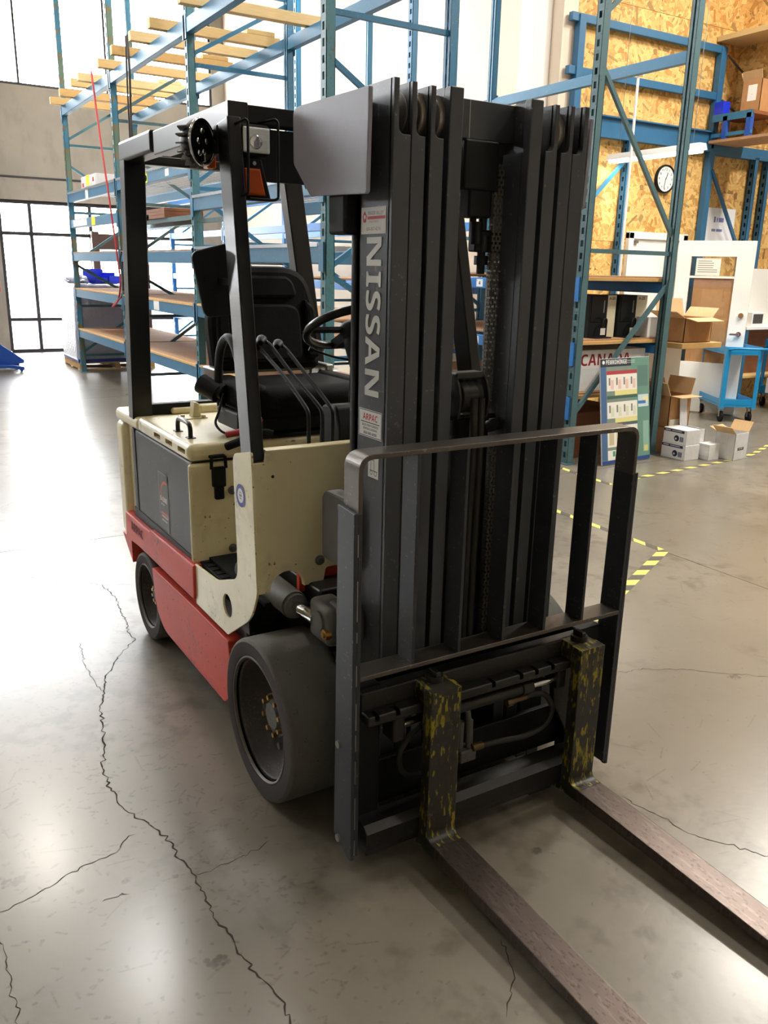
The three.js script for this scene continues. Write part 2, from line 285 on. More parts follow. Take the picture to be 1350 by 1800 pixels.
function slabTex(x0, z0, size, n, s, cracks) {
  const dark = new Float32Array(n * n), k = n / size; let sd = s * 77 + 5; const r = () => { sd = (sd * 1664525 + 1013904223) >>> 0; return sd / 4294967296; };
  const splat = (x, z, rad, a) => { const cx = (x - x0) * k, cz = (z - z0) * k, R = Math.max(0.8, rad * k); for (let j = Math.floor(cz - R - 1); j <= cz + R + 1; j++) for (let i = Math.floor(cx - R - 1); i <= cx + R + 1; i++) { if (i < 0 || j < 0 || i >= n || j >= n) continue; const d = Math.hypot(i - cx, j - cz); const q = a * clamp(R + 0.6 - d); if (q > dark[j * n + i]) dark[j * n + i] = q; } };
  if (cracks) {
    for (let i = 0; i < 1500; i++) { const x = -2.1 + 1.5 * Math.sqrt(r()), z = -2.4 + 3.1 * r(), a = r() * 6.28, L = 0.006 + 0.05 * r() * r(); for (let t = 0; t < L; t += 0.003) splat(x + Math.cos(a) * t, z + Math.sin(a) * t * 0.6, 0.0015 + 0.004 * r() * r(), 0.12 + 0.35 * r() * r()); }
    for (const [x, z, R] of SPOTS) for (let i = 0; i < 26; i++) splat(x + (r() - 0.5) * R * 1.6, z + (r() - 0.5) * R, R * 0.22 * r() + 0.002, 0.5 * r() + 0.2);
  }
  for (let i = 0; i < 2400; i++) { const x = x0 + r() * size, z = z0 + r() * size, a = r() * 6.28, L = r() < 0.8 ? 0.01 : 0.12 * r(); for (let t = 0; t < L; t += 0.003) splat(x + Math.cos(a) * t, z + Math.sin(a) * t, 0.002, 0.16 + 0.3 * r() * r()); }
  return dataTex(n, (u, v, i, j) => {
    const a = fbm(u, v, 4, 5, s), b = fbm(u, v, 18, 4, s + 11), c = fbm(u, v, 90, 3, s + 23), e = fbm(u, v, 9, 4, s + 31);
    let q = mix3([138, 130, 116], [106, 100, 88], clamp(a * 1.5 - 0.25)); q = mix3(q, [92, 85, 73], 0.85 * sstep(0.48, 0.74, b * 0.35 + c * 0.65) * sstep(0.35, 0.6, e)); q = mix3(q, [168, 160, 144], 0.35 * sstep(0.5, 0.8, e));
    return mix3(q, [62, 54, 46], dark[j * n + i]);
  });
}
const slabMat = (map) => PH({ map, roughness: 0.33, clearcoat: 0.45, clearcoatRoughness: 0.2, ...bump(rep(T.fine, 5), 0.0003) });
const slabMats = [slabMat(slabTex(-3.2, -3.42, 5.82, 2048, 610, true)), slabMat(slabTex(-3.2, -9.24, 5.82, 1024, 640, true)), slabMat(slabTex(0, 0, 5.82, 1024, 670, false))];
const floor = group('floor'); struct(floor);
obj('sub_base', B(XL - 0.3, XR + 0.3, -0.3, -0.012, ZF - 0.3, ZB + 0.3), S({ color: 0x3a352e, roughness: 1 }), floor);
for (let ix = -3; ix < 3; ix++) for (let iz = -3; iz < 3; iz++) {
  const x0 = -3.2 + ix * 5.8, z0 = -3.42 + iz * 5.8, xa = Math.max(x0 + 0.003, XL - 0.3), xb = Math.min(x0 + 5.797, XR + 0.3), za = Math.max(z0 + 0.003, ZF - 0.3), zb = Math.min(z0 + 5.797, ZB + 0.3);
  if (xb - xa < 0.1 || zb - za < 0.1) continue;
  const g = flat(B(xa, xb, -0.06, 0, za, zb)), p = g.attributes.position, uv = g.attributes.uv;
  for (let i = 0; i < p.count; i++) uv.setXY(i, (p.getX(i) - x0) / 5.82, (p.getZ(i) - z0) / 5.82);
  obj('slab', g, ix === 0 && iz === 0 ? slabMats[0] : ix === 0 && iz === -1 ? slabMats[1] : slabMats[2], floor, null, true);
}
M.crack = S({ color: 0x3c342c, roughness: 1 });
for (const c of CRACKS) {                                      // dirt-filled cracks: thin ragged ribbons in the slab surface
  const P = []; for (let m = 0; m + 1 < c.length; m++) { const [ax, az] = c[m], [bx, bz] = c[m + 1], N = Math.max(2, Math.ceil(Math.hypot(bx - ax, bz - az) / 0.018)); for (let i = 0; i < N; i++) { const t = i / N, e = Math.min(1, Math.sin(Math.PI * t) + (i ? 0.3 : 0)); P.push([mix(ax, bx, t) + rr(-0.009, 0.009) * e, mix(az, bz, t) + rr(-0.009, 0.009) * e]); } } P.push(c[c.length - 1]);
  const pos = [], big = c.length > 12 ? 1 : 0.55, w = P.map((_, i) => big * (i === 0 || i === P.length - 1 ? 0.0004 : rr(0.0009, 0.0034)));
  for (let i = 0; i + 1 < P.length; i++) { const [ax, az] = P[i], [bx, bz] = P[i + 1], L = Math.hypot(bx - ax, bz - az) || 1, nx = -(bz - az) / L, nz = (bx - ax) / L, q = [[ax + nx * w[i], az + nz * w[i]], [bx + nx * w[i + 1], bz + nz * w[i + 1]], [bx - nx * w[i + 1], bz - nz * w[i + 1]], [ax - nx * w[i], az - nz * w[i]]]; for (const k of [0, 1, 2, 0, 2, 3]) pos.push(q[k][0], 0.0005, q[k][1]); }
  const g = new THREE.BufferGeometry(); g.setAttribute('position', new THREE.Float32BufferAttribute(pos, 3)); g.computeVertexNormals(); obj('crack', g, M.crack, floor);
}
// ---- far wall with the low window strip and the clerestory
const WX0 = 0.84, WX1 = 4.5, WH = 2.69, CY0 = 4.57, CY1 = 6.4, CX0 = -12.4, CX1 = 4.9, VX0 = -6.75, VX1 = -5.95;
struct(obj('wall_far', [B(XL - 0.3, VX0, 0, CY0, ZF - 0.3, ZF), B(VX1, WX0, 0, CY0, ZF - 0.3, ZF), B(VX0, VX1, WH, CY0, ZF - 0.3, ZF), B(WX1, XW + 0.2, 0, CY0, ZF - 0.3, ZF), B(WX0, WX1, WH, CY0, ZF - 0.3, ZF), B(XL - 0.3, CX0, CY0, CEIL, ZF - 0.3, ZF), B(CX1, XW + 0.2, CY0, CEIL, ZF - 0.3, ZF), B(CX0, CX1, CY1, CEIL, ZF - 0.3, ZF)], M.wallconcrete));
struct(obj('trim_1', B(XL, XW, 3.06, 3.09, ZF, ZF + 0.012), M.frameblack));
function windowUnit(name, xs, ys, z, t, skip) {
  const w = group(name); struct(w);
  const x0 = xs[0], x1 = xs[xs.length - 1], y0 = ys[0], y1 = ys[ys.length - 1];
  for (const x of xs) obj('mullion', B(x - t / 2, x + t / 2, y0, y1, z - 0.06, z + 0.06, 0.004), M.frameblack, w);
  for (const y of ys) obj('transom', B(x0, x1, y - t / 2, y + t / 2, z - 0.055, z + 0.055, 0.004), M.frameblack, w);
  for (let i = 0; i + 1 < xs.length; i++) for (let j = 0; j + 1 < ys.length; j++) obj('pane', B(xs[i] + t / 2, xs[i + 1] - t / 2, ys[j] + t / 2, ys[j + 1] - t / 2, z - 0.004, z + 0.004), M.glass, w);
  return w;
}
windowUnit('window_1', [0.87, 1.385, 2.44, 3.45, 4.47], [0.03, 0.6, 2.12, 2.66], ZF - 0.1, 0.06);
windowUnit('window_3', [VX0 + 0.03, VX1 - 0.03], [0.03, 0.6, 2.12, 2.66], ZF - 0.1, 0.06);
{ // dark entrance frame in front of the low windows
  const d = group('door_3'); struct(d);
  for (const [a, b, c, e] of [[2.41, 2.54, 0, 2.2], [3.3, 3.46, 0, 2.4], [2.54, 3.3, 1.88, 2.16]]) obj('frame', B(a, b, c, e, ZF, ZF + 0.12, 0.004), M.doorbrown, d);
}
windowUnit('window_2', [-12.37, -10.8, -9.2, -7.7, -6.18, -4.66, -3.15, -1.63, -0.12, 1.395, 2.91, 4.87], [4.6, 6.37], ZF - 0.1, 0.035);
struct(obj('wall_right', B(XW, XW + 0.2, 0, CEIL, ZF, ZO), M.whitewall));
struct(obj('trim_2', B(XW - 0.24, XW - 0.005, 0, CEIL, ZO - 0.4, ZO - 0.16, 0.01), M.doorwhite));
// ---- office wall clad in osb sheets
const wallO = group('wall_office'); struct(wallO);
obj('backing', B(XW + 0.2, XR + 0.3, 0, CEIL, ZO - 0.16, ZO - 0.02), M.particle, wallO);
{ const ys = [0, 0.79, 2.01, 3.23, 4.45, 5.67, CEIL]; for (let r = 0; r < 6; r++) { let x = XW + 0.2 - (r % 2) * 1.22; while (x < XR) { const a = Math.max(x, XW + 0.2), b = Math.min(x + 2.44, XR + 0.3); if (b - a > 0.05) obj('sheet', B(a + 0.002, b - 0.002, ys[r] + 0.002, ys[r + 1] - 0.002, ZO - 0.02, ZO - rnd() * 0.003), M.osb[(r + Math.round(x)) % 3 | 0], wallO); x += 2.44; } } }
struct(obj('wall_left', B(XL - 0.3, XL, 0, CEIL, ZF, ZB), M.sidewallroom));
struct(obj('wall_back', B(XL - 0.3, XR + 0.3, 0, CEIL, ZB, ZB + 0.3), M.sidewallroom));
struct(obj('wall_side', B(XR, XR + 0.3, 0, CEIL, ZO, ZB), M.sidewallroom));
struct(obj('ceiling', B(XL - 0.3, XR + 0.3, CEIL, CEIL + 0.3, ZF - 0.3, ZB + 0.3), M.ceiling));
struct(obj('pavement', B(-40, 40, -0.4, -0.1, -60, ZF - 0.3), M.pavement));

// ---- ceiling fixtures (above the frame, some added as fill) : glowing panel and an area light of the same size just below it
FIXTURES.forEach(([x, y, z, c, k], i) => {
  const f = thing('ceiling_light', 'white linear ceiling lamp hung unseen above the warehouse floor', 'ceiling lamp', [x, y, z], 0, 'lamps hung from the warehouse ceiling');
  obj('housing', B(-0.22, 0.22, 0.02, 0.1, -0.62, 0.62, 0.015), M.white, f);
  obj('diffuser', B(-0.19, 0.19, 0.005, 0.022, -0.59, 0.59), S({ color: 0xffffff, emissive: new THREE.Color(...c), emissiveIntensity: 6, roughness: 0.6 }), f);
  for (const s of [-0.5, 0.5]) obj('hanger', cyl([0, 0.09, s], [0, CEIL - y, s], 0.004, 6), M.steel, f);
  const L = new THREE.RectAreaLight(new THREE.Color(...c), LAMP * k, 0.36, 1.16); L.name = numbered('ceiling_lamp_light');
  L.rotation.x = -Math.PI / 2; L.castShadow = true; L.position.set(0, -0.004, 0); f.add(L);
});

// ---- hazard tape on the floor
const tapeTex = canvasTex(256, 64, (x, w, h) => { x.fillStyle = '#5a564e'; x.fillRect(0, 0, w, h); x.fillStyle = '#ddd06e'; x.beginPath(); x.moveTo(10, 64); x.lineTo(74, 0); x.lineTo(202, 0); x.lineTo(138, 64); x.fill(); });
tapeTex.wrapS = THREE.RepeatWrapping;
M.tape = S({ map: tapeTex, roughness: 0.45 });
function tape(pts, label, w = 0.05) {
  const P = pts.map(([x, y]) => onFloor(x, y)), pos = [], uv = []; let s = 0;
  for (let i = 0; i + 1 < P.length; i++) {
    const a = P[i], b = P[i + 1], d = b.clone().sub(a), L = d.length(), n = V(-d.z, 0, d.x).multiplyScalar(w / 2 / L), y = 0.0012;
    const q = [[a.x - n.x, y, a.z - n.z], [a.x + n.x, y, a.z + n.z], [b.x + n.x, y, b.z + n.z], [b.x - n.x, y, b.z - n.z]], t = [[s, 0], [s, 1], [s + L / 0.2, 1], [s + L / 0.2, 0]];
    for (const k of [0, 1, 2, 0, 2, 3]) { pos.push(...q[k]); uv.push(...t[k]); }
    for (const [e, f] of [[0, 1], [1, 2], [2, 3], [3, 0]]) { const A = q[e], Bq = q[f]; for (const [r, yy] of [[A, y], [A, 0], [Bq, 0], [A, y], [Bq, 0], [Bq, y]]) { pos.push(r[0], yy, r[2]); uv.push(0, 0); } }
    s += L / 0.2;
  }
  const g = new THREE.BufferGeometry(); g.setAttribute('position', new THREE.Float32BufferAttribute(pos, 3)); g.setAttribute('uv', new THREE.Float32BufferAttribute(uv, 2)); g.computeVertexNormals();
  return tag(obj('floor_tape', g, M.tape, null, null, true), label, 'tape');
}
tape([[905, 870], [978, 898], [1070, 933], [1163, 967]], 'yellow and black floor tape along the slab joint behind the load backrest');
tape([[1167, 968], [1105, 1028], [1035, 1098], [985, 1135]], 'wide yellow and black tape running diagonally towards the far front wheel', 0.062);
tape([[985, 822], [1030, 838], [1075, 852]], 'short yellow and black tape strip by the foot of the rack upright');
tape([[1078, 850], [1130, 838], [1215, 822], [1300, 806], [1326, 797], [1352, 782], [1375, 768]], 'yellow and black floor tape passing in front of the white cartons');

// ================================================================ PALLET RACKS
function postGeo(x, z, h, dir) {                               // perforated face at x looking towards dir (-1: -x), channel open behind
  const g = [], d = 0.07, w = 0.04, t = 0.005, xi = x - dir * d, lo = (a, b) => [Math.min(a, b), Math.max(a, b)];
  const [f0, f1] = lo(x, x - dir * t), [s0, s1] = lo(x, xi);
  g.push(B(f0, f1, 0.01, h, z - w, z - 0.015), B(f0, f1, 0.01, h, z + 0.015, z + w), B(s0, s1, 0.01, h, z - w, z - w + t), B(s0, s1, 0.01, h, z + w - t, z + w));
  for (const q of [z - w, z + w - 0.03]) { const [l0, l1] = lo(xi, xi + dir * t); g.push(B(l0, l1, 0.01, h, q, q + 0.03)); }
  for (let y = 0.01; y < h - 0.05; y += 0.1) g.push(B(f0, f1, y, Math.min(h, y + 0.05), z - 0.015, z + 0.015));
  g.push(B(x - 0.06 - dir * 0.035, x + 0.06 - dir * 0.035, 0, 0.01, z - 0.06, z + 0.06));
  return g;
}
function frame(rack, x0, x1, z, h, mp, mb, seq, h1 = h) {
  obj('upright', postGeo(x0, z, h, -1), mp[0], rack); obj('upright', postGeo(x1, z, h1, 1), mp[1], rack);
  const a = x0 + 0.05, b = x1 - 0.05;
  for (const s of seq) { const [y0, y1] = s; obj('brace', bar([a, y0, z], [b, y1, z], 0.036, 0.03, [0, 0, 1]), mb, rack); }
}
function beam(rack, x, z0, z1, y, mat, dir, hgt = 0.115) {      // load beam: top at y, faces dir; ends in connector plates
  const a = dir < 0 ? x - 0.006 : x - 0.044, b = dir < 0 ? x + 0.044 : x + 0.006, s = dir < 0 ? [b - 0.002, b + 0.022] : [a - 0.022, a + 0.002];
  const f = dir < 0 ? [x - 0.012, x - 0.0005] : [x + 0.0005, x + 0.012];
  return obj('beam', [B(a, b, y - hgt, y, z0 + 0.042, z1 - 0.042, 0.006), B(s[0], s[1], y - hgt, y - 0.022, z0 + 0.042, z1 - 0.042), B(f[0], f[1], y - 0.17, y + 0.03, z0 - 0.02, z0 + 0.052), B(f[0], f[1], y - 0.17, y + 0.03, z1 - 0.052, z1 + 0.02)], mat, rack);
}
const R1 = { x0: 1.385, x1: 2.455, z: [-12.04, -9.3, -6.56, -3.82] };
const rack1 = thing('pallet_rack', 'long blue and green steel pallet rack with empty shelves behind the forklift', 'rack');
{
  const seqA = [[0.25, 0.25], [0.3, 0.95], [1.0, 1.0], [1.6, 1.05], [1.65, 2.3], [2.35, 2.35], [3.0, 2.4], [3.28, 3.28], [3.35, 3.95]];
  const seqC = [[0.25, 0.25], [0.95, 0.3], [1.0, 1.0], [1.05, 1.6], [2.3, 1.65], [2.35, 2.35], [2.4, 3.1], [3.42, 3.42], [3.5, 4.05], [4.1, 4.1]];
  frame(rack1, R1.x0, R1.x1, R1.z[0], 6.3, [M.rackold, M.rackold], M.rackteal, seqA);
  frame(rack1, R1.x0, R1.x1, R1.z[1], 6.3, [M.rackold, M.rackteal], M.rackgrey, seqA);
  frame(rack1, R1.x0, R1.x1, R1.z[2], 6.3, [M.rackteal, M.rackblue], M.rackblue, seqC);
  frame(rack1, R1.x0, R1.x1, R1.z[3], 6.3, [M.rackteal, M.rackblue], M.rackblue, seqA);
  for (let b = 0; b < 3; b++) {
    const L = b === 0 ? [0.65, 1.25, 1.775, 2.24, 2.6, 3.79] : b === 1 ? [0.65, 1.25, 1.775, 2.6, 3.79] : [0.655, 1.265, 1.79, 2.255, 3.79];
    for (const y of L) for (const d of [-1, 1]) beam(rack1, d < 0 ? R1.x0 : R1.x1, R1.z[b], R1.z[b + 1], y, M.rackblue, d, y > 3.7 ? 0.125 : 0.115);
  }
}
// particleboard decks in the rack, each board on its own
const shelfNames = ['bottom', 'second', 'third'];
const bayNames = ['bay beside the wrapped pallet', 'middle bay', 'bay behind the driver seat'];
for (let b = 0; b < 3; b++) [0.65, 1.25].forEach((y0, k) => {
  const y = y0 + (b === 2 ? 0.01 : 0), z0 = R1.z[b] + 0.045, z1 = R1.z[b + 1] - 0.045, n = 2;
  for (let i = 0; i < n; i++) {
    const a = mix(z0, z1, i / n) + 0.004, c = mix(z0, z1, (i + 1) / n) - 0.004;
    const t = thing('shelf_board', `tan particleboard on the ${shelfNames[k]} shelf, ${bayNames[b]}, ${i ? 'half towards the forklift' : 'half towards the windows'}`, 'shelf board', [1.92, y, (a + c) / 2], 0, 'particleboard decks in the blue rack');
    obj('panel', B(-0.52, 0.52, 0.006, 0.02, (a - c) / 2, (c - a) / 2), M.particle, t);
    obj('edge_strip', B(-0.545, -0.52, 0, 0.02, (a - c) / 2, (c - a) / 2), M.particleedge, t, 'pale front edge');
  }
});
for (const [b, y] of [[0, 1.775], [1, 1.775]]) tag(obj('shelf_board', B(1.38, 2.46, y, y + 0.016, R1.z[b] + 0.05, R1.z[b + 1] - 0.05), M.particle), b ? 'tan particleboard deck on the third shelf, middle bay' : 'tan particleboard deck on the third shelf above the blue bins', 'shelf board');
function wireDeck(x0, x1, z0, z1, y, label, grp) {
  const g = []; for (let z = z0; z <= z1 + 1e-6; z += (z1 - z0) / 26) g.push(BB((x0 + x1) / 2, y + 0.003, z, x1 - x0, 0.005, 0.005)); for (let x = x0; x <= x1 + 1e-6; x += (x1 - x0) / 10) g.push(BB(x, y + 0.008, (z0 + z1) / 2, 0.005, 0.005, z1 - z0));
  const t = thing('wire_deck', label, 'wire deck', [0, 0, 0], 0, grp); obj('mesh_panel', g, M.wire, t); obj('rim', [BB(x0, y + 0.012, (z0 + z1) / 2, 0.008, 0.024, z1 - z0), BB(x1, y + 0.012, (z0 + z1) / 2, 0.008, 0.024, z1 - z0)], M.wire, t);
}
wireDeck(1.37, 2.47, R1.z[1] + 0.06, R1.z[2] - 0.06, 2.6, 'galvanised wire deck high in the middle bay of the blue rack');
wireDeck(1.37, 2.47, R1.z[0] + 0.06, R1.z[1] - 0.06, 2.6, 'galvanised wire deck carrying the white carton with yellow tape');
wireDeck(1.37, 2.47, R1.z[2] + 0.06, R1.z[3] - 0.06, 2.255, 'galvanised wire deck above the driver seat, upper one of that bay');
wireDeck(1.37, 2.47, R1.z[2] + 0.06, R1.z[3] - 0.06, 1.79, 'galvanised wire deck level with the top of the driver seat');
// lumber laid across the top beams
[[-11.93, 0], [-11.22, 1], [-10.44, 0], [-10.04, 2], [-9.12, 0], [-8.39, 1], [-7.68, 2], [-7.1, 0], [-6.15, 2]].forEach(([z, k], i) => {
  tag(obj('wooden_crossbar', [B(1.22 - 0.05 * H(i, 3, 1), 2.56, 3.792, 3.885, z - 0.045, z + 0.045, 0.004), ...(i % 2 ? [B(2.2, 2.5, 3.886, 3.93, z - 0.045, z + 0.045, 0.003)] : [])], M.lumber[k]), `${['first', 'second', 'third', 'fourth', 'fifth', 'sixth', 'seventh', 'eighth', 'ninth'][i]} pale timber crossbar on the top rack beams, counted from the windows`, 'timber', 'timber crossbars on the top rack beams');
});
[0, 1, 2].forEach((k) => tag(obj('brown_board', B(1.42, 1.85, 2.12 + k * 0.034, 2.152 + k * 0.034, -9.2 + 0.02 * k, -7.55, 0.002), M.brownboard), `dark brown board of the stack in the middle rack bay, ${['bottom', 'middle', 'top'][k]} of three`, 'board'));
for (const x of [1.46, 1.8]) obj('support_bar', B(x - 0.02, x + 0.02, 2.075, 2.119, R1.z[1], R1.z[2]), M.rackgrey, rack1);
// second rack row
const R2 = { x0: 3.745, x1: 4.88, z: [-14.68, -11.935, -9.19, -6.445, -3.7] };
const rack2 = thing('pallet_rack', 'grey-teal pallet rack by the white wall with cartons and boxes on its near shelves', 'rack');
{
  const seqD = [[0.43, 1.55], [1.83, 1.83], [3.25, 1.98], [3.6, 4.5]];
  for (let i = 0; i < 5; i++) frame(rack2, R2.x0, R2.x1, R2.z[i], i < 2 ? 3.0 : 6.3, i === 4 ? [M.rackgrey, M.rackgrey] : i > 1 ? [M.rackblue, M.rackblue] : [M.rackbright, M.rackbright], i === 4 ? M.rackgrey : M.rackblue, i === 4 ? seqD : [[0.3, 0.3], [0.35, 1.1], [1.2, 1.2], [1.9, 1.25], [2.0, 2.0], [2.1, 2.8]]);
  for (let b = 0; b < 4; b++) {
    for (const y of b < 2 ? [0.75, 1.48, 2.2, 2.78] : b === 2 ? [0.75, 1.48, 2.2] : [0.57, 1.04, 1.585]) for (const d of [-1, 1]) beam(rack2, d < 0 ? R2.x0 : R2.x1, R2.z[b], R2.z[b + 1], y, M.rackbright, d, 0.1);
    if (b > 1) beam(rack2, R2.x1, R2.z[b], R2.z[b + 1], 3.49, M.rackblue, 1, 0.1);
  }
  const lab = (t) => canvasTex(64, 48, (x) => { x.fillStyle = '#f4f4f2'; x.fillRect(0, 0, 64, 48); x.fillStyle = '#222'; x.font = 'bold 34px sans-serif'; x.textAlign = 'center'; x.fillText(t, 32, 36); x.fillStyle = '#3060b0'; x.fillRect(4, 4, 4, 8); x.fillRect(56, 4, 4, 8); });
  decal('bay_number', lab('4'), [R2.x0 - 0.0068, 1.535, -5.055], 0.1, 0.07, 'x-', rack2, {}, 'white bay number 4');
  decal('bay_number', lab('3'), [R2.x0 - 0.0068, 0.99, -5.075], 0.1, 0.07, 'x-', rack2, {}, 'white bay number 3');
}
for (let b = 2; b < 4; b++) for (const [y, nm] of b === 3 ? [[0.57, 'lowest'], [1.04, 'middle'], [1.585, 'upper']] : [[0.75, 'lowest'], [1.48, 'middle']]) {
  const t = thing('shelf_board', `${nm} wooden deck in the ${b === 3 ? 'near' : 'second'} bay of the rack by the white wall`, 'shelf board', [4.31, y, (R2.z[b] + R2.z[b + 1]) / 2]);
  obj('panel', B(-0.55, 0.55, 0.03, 0.045, -1.3, 1.3), M.particle, t);
  for (const s of [-1, 1]) obj('batten', B(-0.56, 0.56, 0, 0.03, s * 1.28 - 0.045, s * 1.28 + 0.045, 0.003), M.lumber[1], t);
}

// ================================================================ THE FORKLIFT (x across, z forward, origin on the floor under the load backrest)
const fontB = await new FontLoader().loadAsync('fonts/droid/droid_sans_bold.typeface.json');
const lift = thing('forklift', 'cream and red electric forklift with dark grey mast parked on the concrete floor', 'forklift');
// ---- chassis
const sideMirror = (fn) => { fn(-1); fn(1); };
const chassis = group('chassis', lift);
obj('frame_block', [B(-0.47, 0.47, 0.14, 0.46, -1.72, -0.8, 0.01), B(-0.3, 0.3, 0.16, 0.44, -2.14, -1.7, 0.01), B(-0.34, 0.34, 0.3, 0.66, -0.86, -0.5, 0.01), B(-0.485, 0.485, 0.44, 0.565, -1.15, -0.74)], M.grease, chassis);
sideMirror((s) => {
  const X = (a, d) => (s < 0 ? -a : a - d);
  obj('side_rail', ext(poly([[-2.1, 0.41], [-1.9, 0.425], [-1.16, 0.433], [-1.145, 0.45], [-1.143, 0.572], [-1.7, 0.556], [-1.72, 0.545], [-2.09, 0.54]]), 0.07, 'zy', X(0.54, 0.07), 0.006), M.red, chassis);
  obj('side_skirt', ext(rounded([[-1.735, 0.375], [-1.70, 0.2], [-1.6, 0.13], [-0.88, 0.13], [-0.8, 0.2], [-0.83, 0.39], [-1.15, 0.39]], [0.01, 0.04, 0.06, 0.02, 0.02, 0.005, 0.005]), 0.06, 'zy', X(0.53, 0.06), 0.004), M.red, chassis);
  obj('axle_bracket', B(s < 0 ? -0.36 : 0.18, s < 0 ? -0.18 : 0.36, 0.62, 0.715, -0.63, -0.608, 0.004), M.red, chassis);
});
decal('faded_lettering', canvasTex(512, 128, (x, w, h) => { x.clearRect(0, 0, w, h); x.fillStyle = '#5c2420'; x.font = 'bold 112px sans-serif'; x.textAlign = 'center'; x.fillText('ARPAC', w / 2, 104); }), [-0.5412, 0.5, -1.9], 0.27, 0.066, 'x-', chassis, { alpha: true, rough: 0.7 }, 'faded dark lettering on red rail');
obj('rear_gusset', ext(poly([[-2.2, 0.41], [-2.05, 0.41], [-2.05, 0.30]]), 0.06, 'zy', -0.53), M.red, chassis);
// ---- counterweight and battery hood
const cw = group('counterweight', lift);
obj('rear_block', B(-0.53, 0.53, 0.41, 0.96, -2.21, -2.085, 0.035, 4), M.cream, cw);
obj('rear_top', B(-0.53, 0.53, 0.957, 1.012, -2.2, -1.838, 0.022, 4), M.cream, cw);
obj('inner_wall', B(-0.5, 0.5, 0.45, 0.955, -2.085, -2.02), M.cream, cw);
obj('battery', B(-0.515, 0.515, 0.45, 0.952, -2.0, -1.19, 0.012), M.battery, lift);
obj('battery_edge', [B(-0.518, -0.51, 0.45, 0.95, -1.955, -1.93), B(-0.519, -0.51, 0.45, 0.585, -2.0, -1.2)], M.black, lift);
decal('battery_label', canvasTex(128, 256, (x, w, h) => {
  x.fillStyle = '#4a4848'; x.fillRect(0, 0, w, h); x.strokeStyle = '#a9a49c'; x.lineWidth = 2; x.strokeRect(2, 2, w - 4, h * 0.72);
  x.strokeStyle = '#c4502e'; x.lineWidth = 12; x.beginPath(); x.arc(92, 100, 62, Math.PI * 0.85, Math.PI * 1.6); x.stroke(); x.fillStyle = '#e4ded4'; x.font = 'bold 30px sans-serif'; x.textAlign = 'center'; x.fillText('E-LINE', 64, 128); x.font = '12px sans-serif'; x.fillText('BATTERY', 50, 146); x.fillStyle = '#c4502e'; x.fillRect(30, 176, 84, 10); x.fillStyle = '#b8b0a6'; x.fillRect(30, 192, 84, 8); x.fillRect(30, 210, 70, 8);
}), [-0.5165, 0.715, -1.55], 0.125, 0.24, 'x-', lift, {}, 'dark battery label with red arc');
const hood = group('battery_hood', lift);
obj('lid', cut(B(-0.53, 0.53, 0.957, 1.022, -1.833, -1.168, 0.024, 4), [-1.548, -1.398, -1.248].map((z) => B(-0.56, -0.42, 0.982, 1.0, z - 0.042, z + 0.042, 0.004))), M.cream, hood);
obj('handle', [tube([[-0.475, 1.015, -1.45], [-0.475, 1.06, -1.447], [-0.475, 1.075, -1.42], [-0.475, 1.075, -1.33], [-0.475, 1.06, -1.303], [-0.475, 1.015, -1.3]], 0.009, 30, 10), BB(-0.475, 1.023, -1.45, 0.03, 0.004, 0.035), BB(-0.475, 1.023, -1.3, 0.03, 0.004, 0.035)], M.blackgloss, hood);
obj('hinge_block', [B(-0.36, -0.26, 1.012, 1.04, -2.0, -1.88, 0.012), B(-0.24, -0.13, 1.012, 1.05, -1.98, -1.86, 0.012)], M.cream, hood);
obj('lid_catch', [B(-0.37, -0.27, 1.021, 1.026, -1.77, -1.68), ext(poly([[-0.33, 1.025], [-0.29, 1.025], [-0.3, 1.085], [-0.32, 1.09]]), 0.05, 'xy', -1.75, 0.004), cyl([-0.36, 1.024, -1.74], [-0.36, 1.034, -1.74], 0.01, 8), cyl([-0.285, 1.024, -1.69], [-0.285, 1.036, -1.69], 0.01, 8)], M.cream, hood);
obj('warning_label', B(-0.32, -0.1, 1.0215, 1.0228, -1.32, -1.2), S({ map: rep(paint([196, 190, 172], [110, 110, 110], { chips: 0.03, mott: 0.1, grime: 0.6, s: 801 }), 6), roughness: 0.6 }), hood, 'worn pale label');
// ---- battery compartment front panel with rubber latch
const pan = group('battery_panel', lift);
obj('panel', B(-0.53, 0.53, 0.568, 0.95, -1.192, -1.166, 0.012, 3), M.cream, pan);
obj('latch', [B(-0.448, -0.398, 0.86, 0.935, -1.168, -1.142, 0.006), B(-0.44, -0.405, 0.812, 0.865, -1.168, -1.145, 0.006), bar([-0.452, 0.93, -1.15], [-0.45, 0.975, -1.15], 0.008, 0.01), bar([-0.396, 0.93, -1.15], [-0.398, 0.975, -1.15], 0.008, 0.01), B(-0.455, -0.395, 0.968, 0.98, -1.172, -1.15, 0.004)], M.rubber, pan);
for (const [x, y] of [[-0.368, 0.838], [-0.372, 0.61]]) obj('bolt', [cyl([x, y, -1.167], [x, y, -1.152], 0.009, 6), cyl([x, y, -1.167], [x, y, -1.163], 0.017, 18)], M.castgrey, pan);
decal('number', canvasTex(64, 64, (x) => { x.clearRect(0, 0, 64, 64); x.fillStyle = '#20201e'; x.font = 'bold 60px sans-serif'; x.textAlign = 'center'; x.fillText('4', 32, 54); }), [-0.36, 0.784, -1.1653], 0.022, 0.022, 'z+', pan, { alpha: true }, 'black digit 4');
obj('step_plate', [B(-0.505, 0.505, 0.52, 0.578, -1.166, -0.72, 0.004), ...[...Array(9)].map((_, i) => B(-0.5, -0.2, 0.577, 0.582, -1.15 + i * 0.046, -1.13 + i * 0.046))], M.rubber, lift);
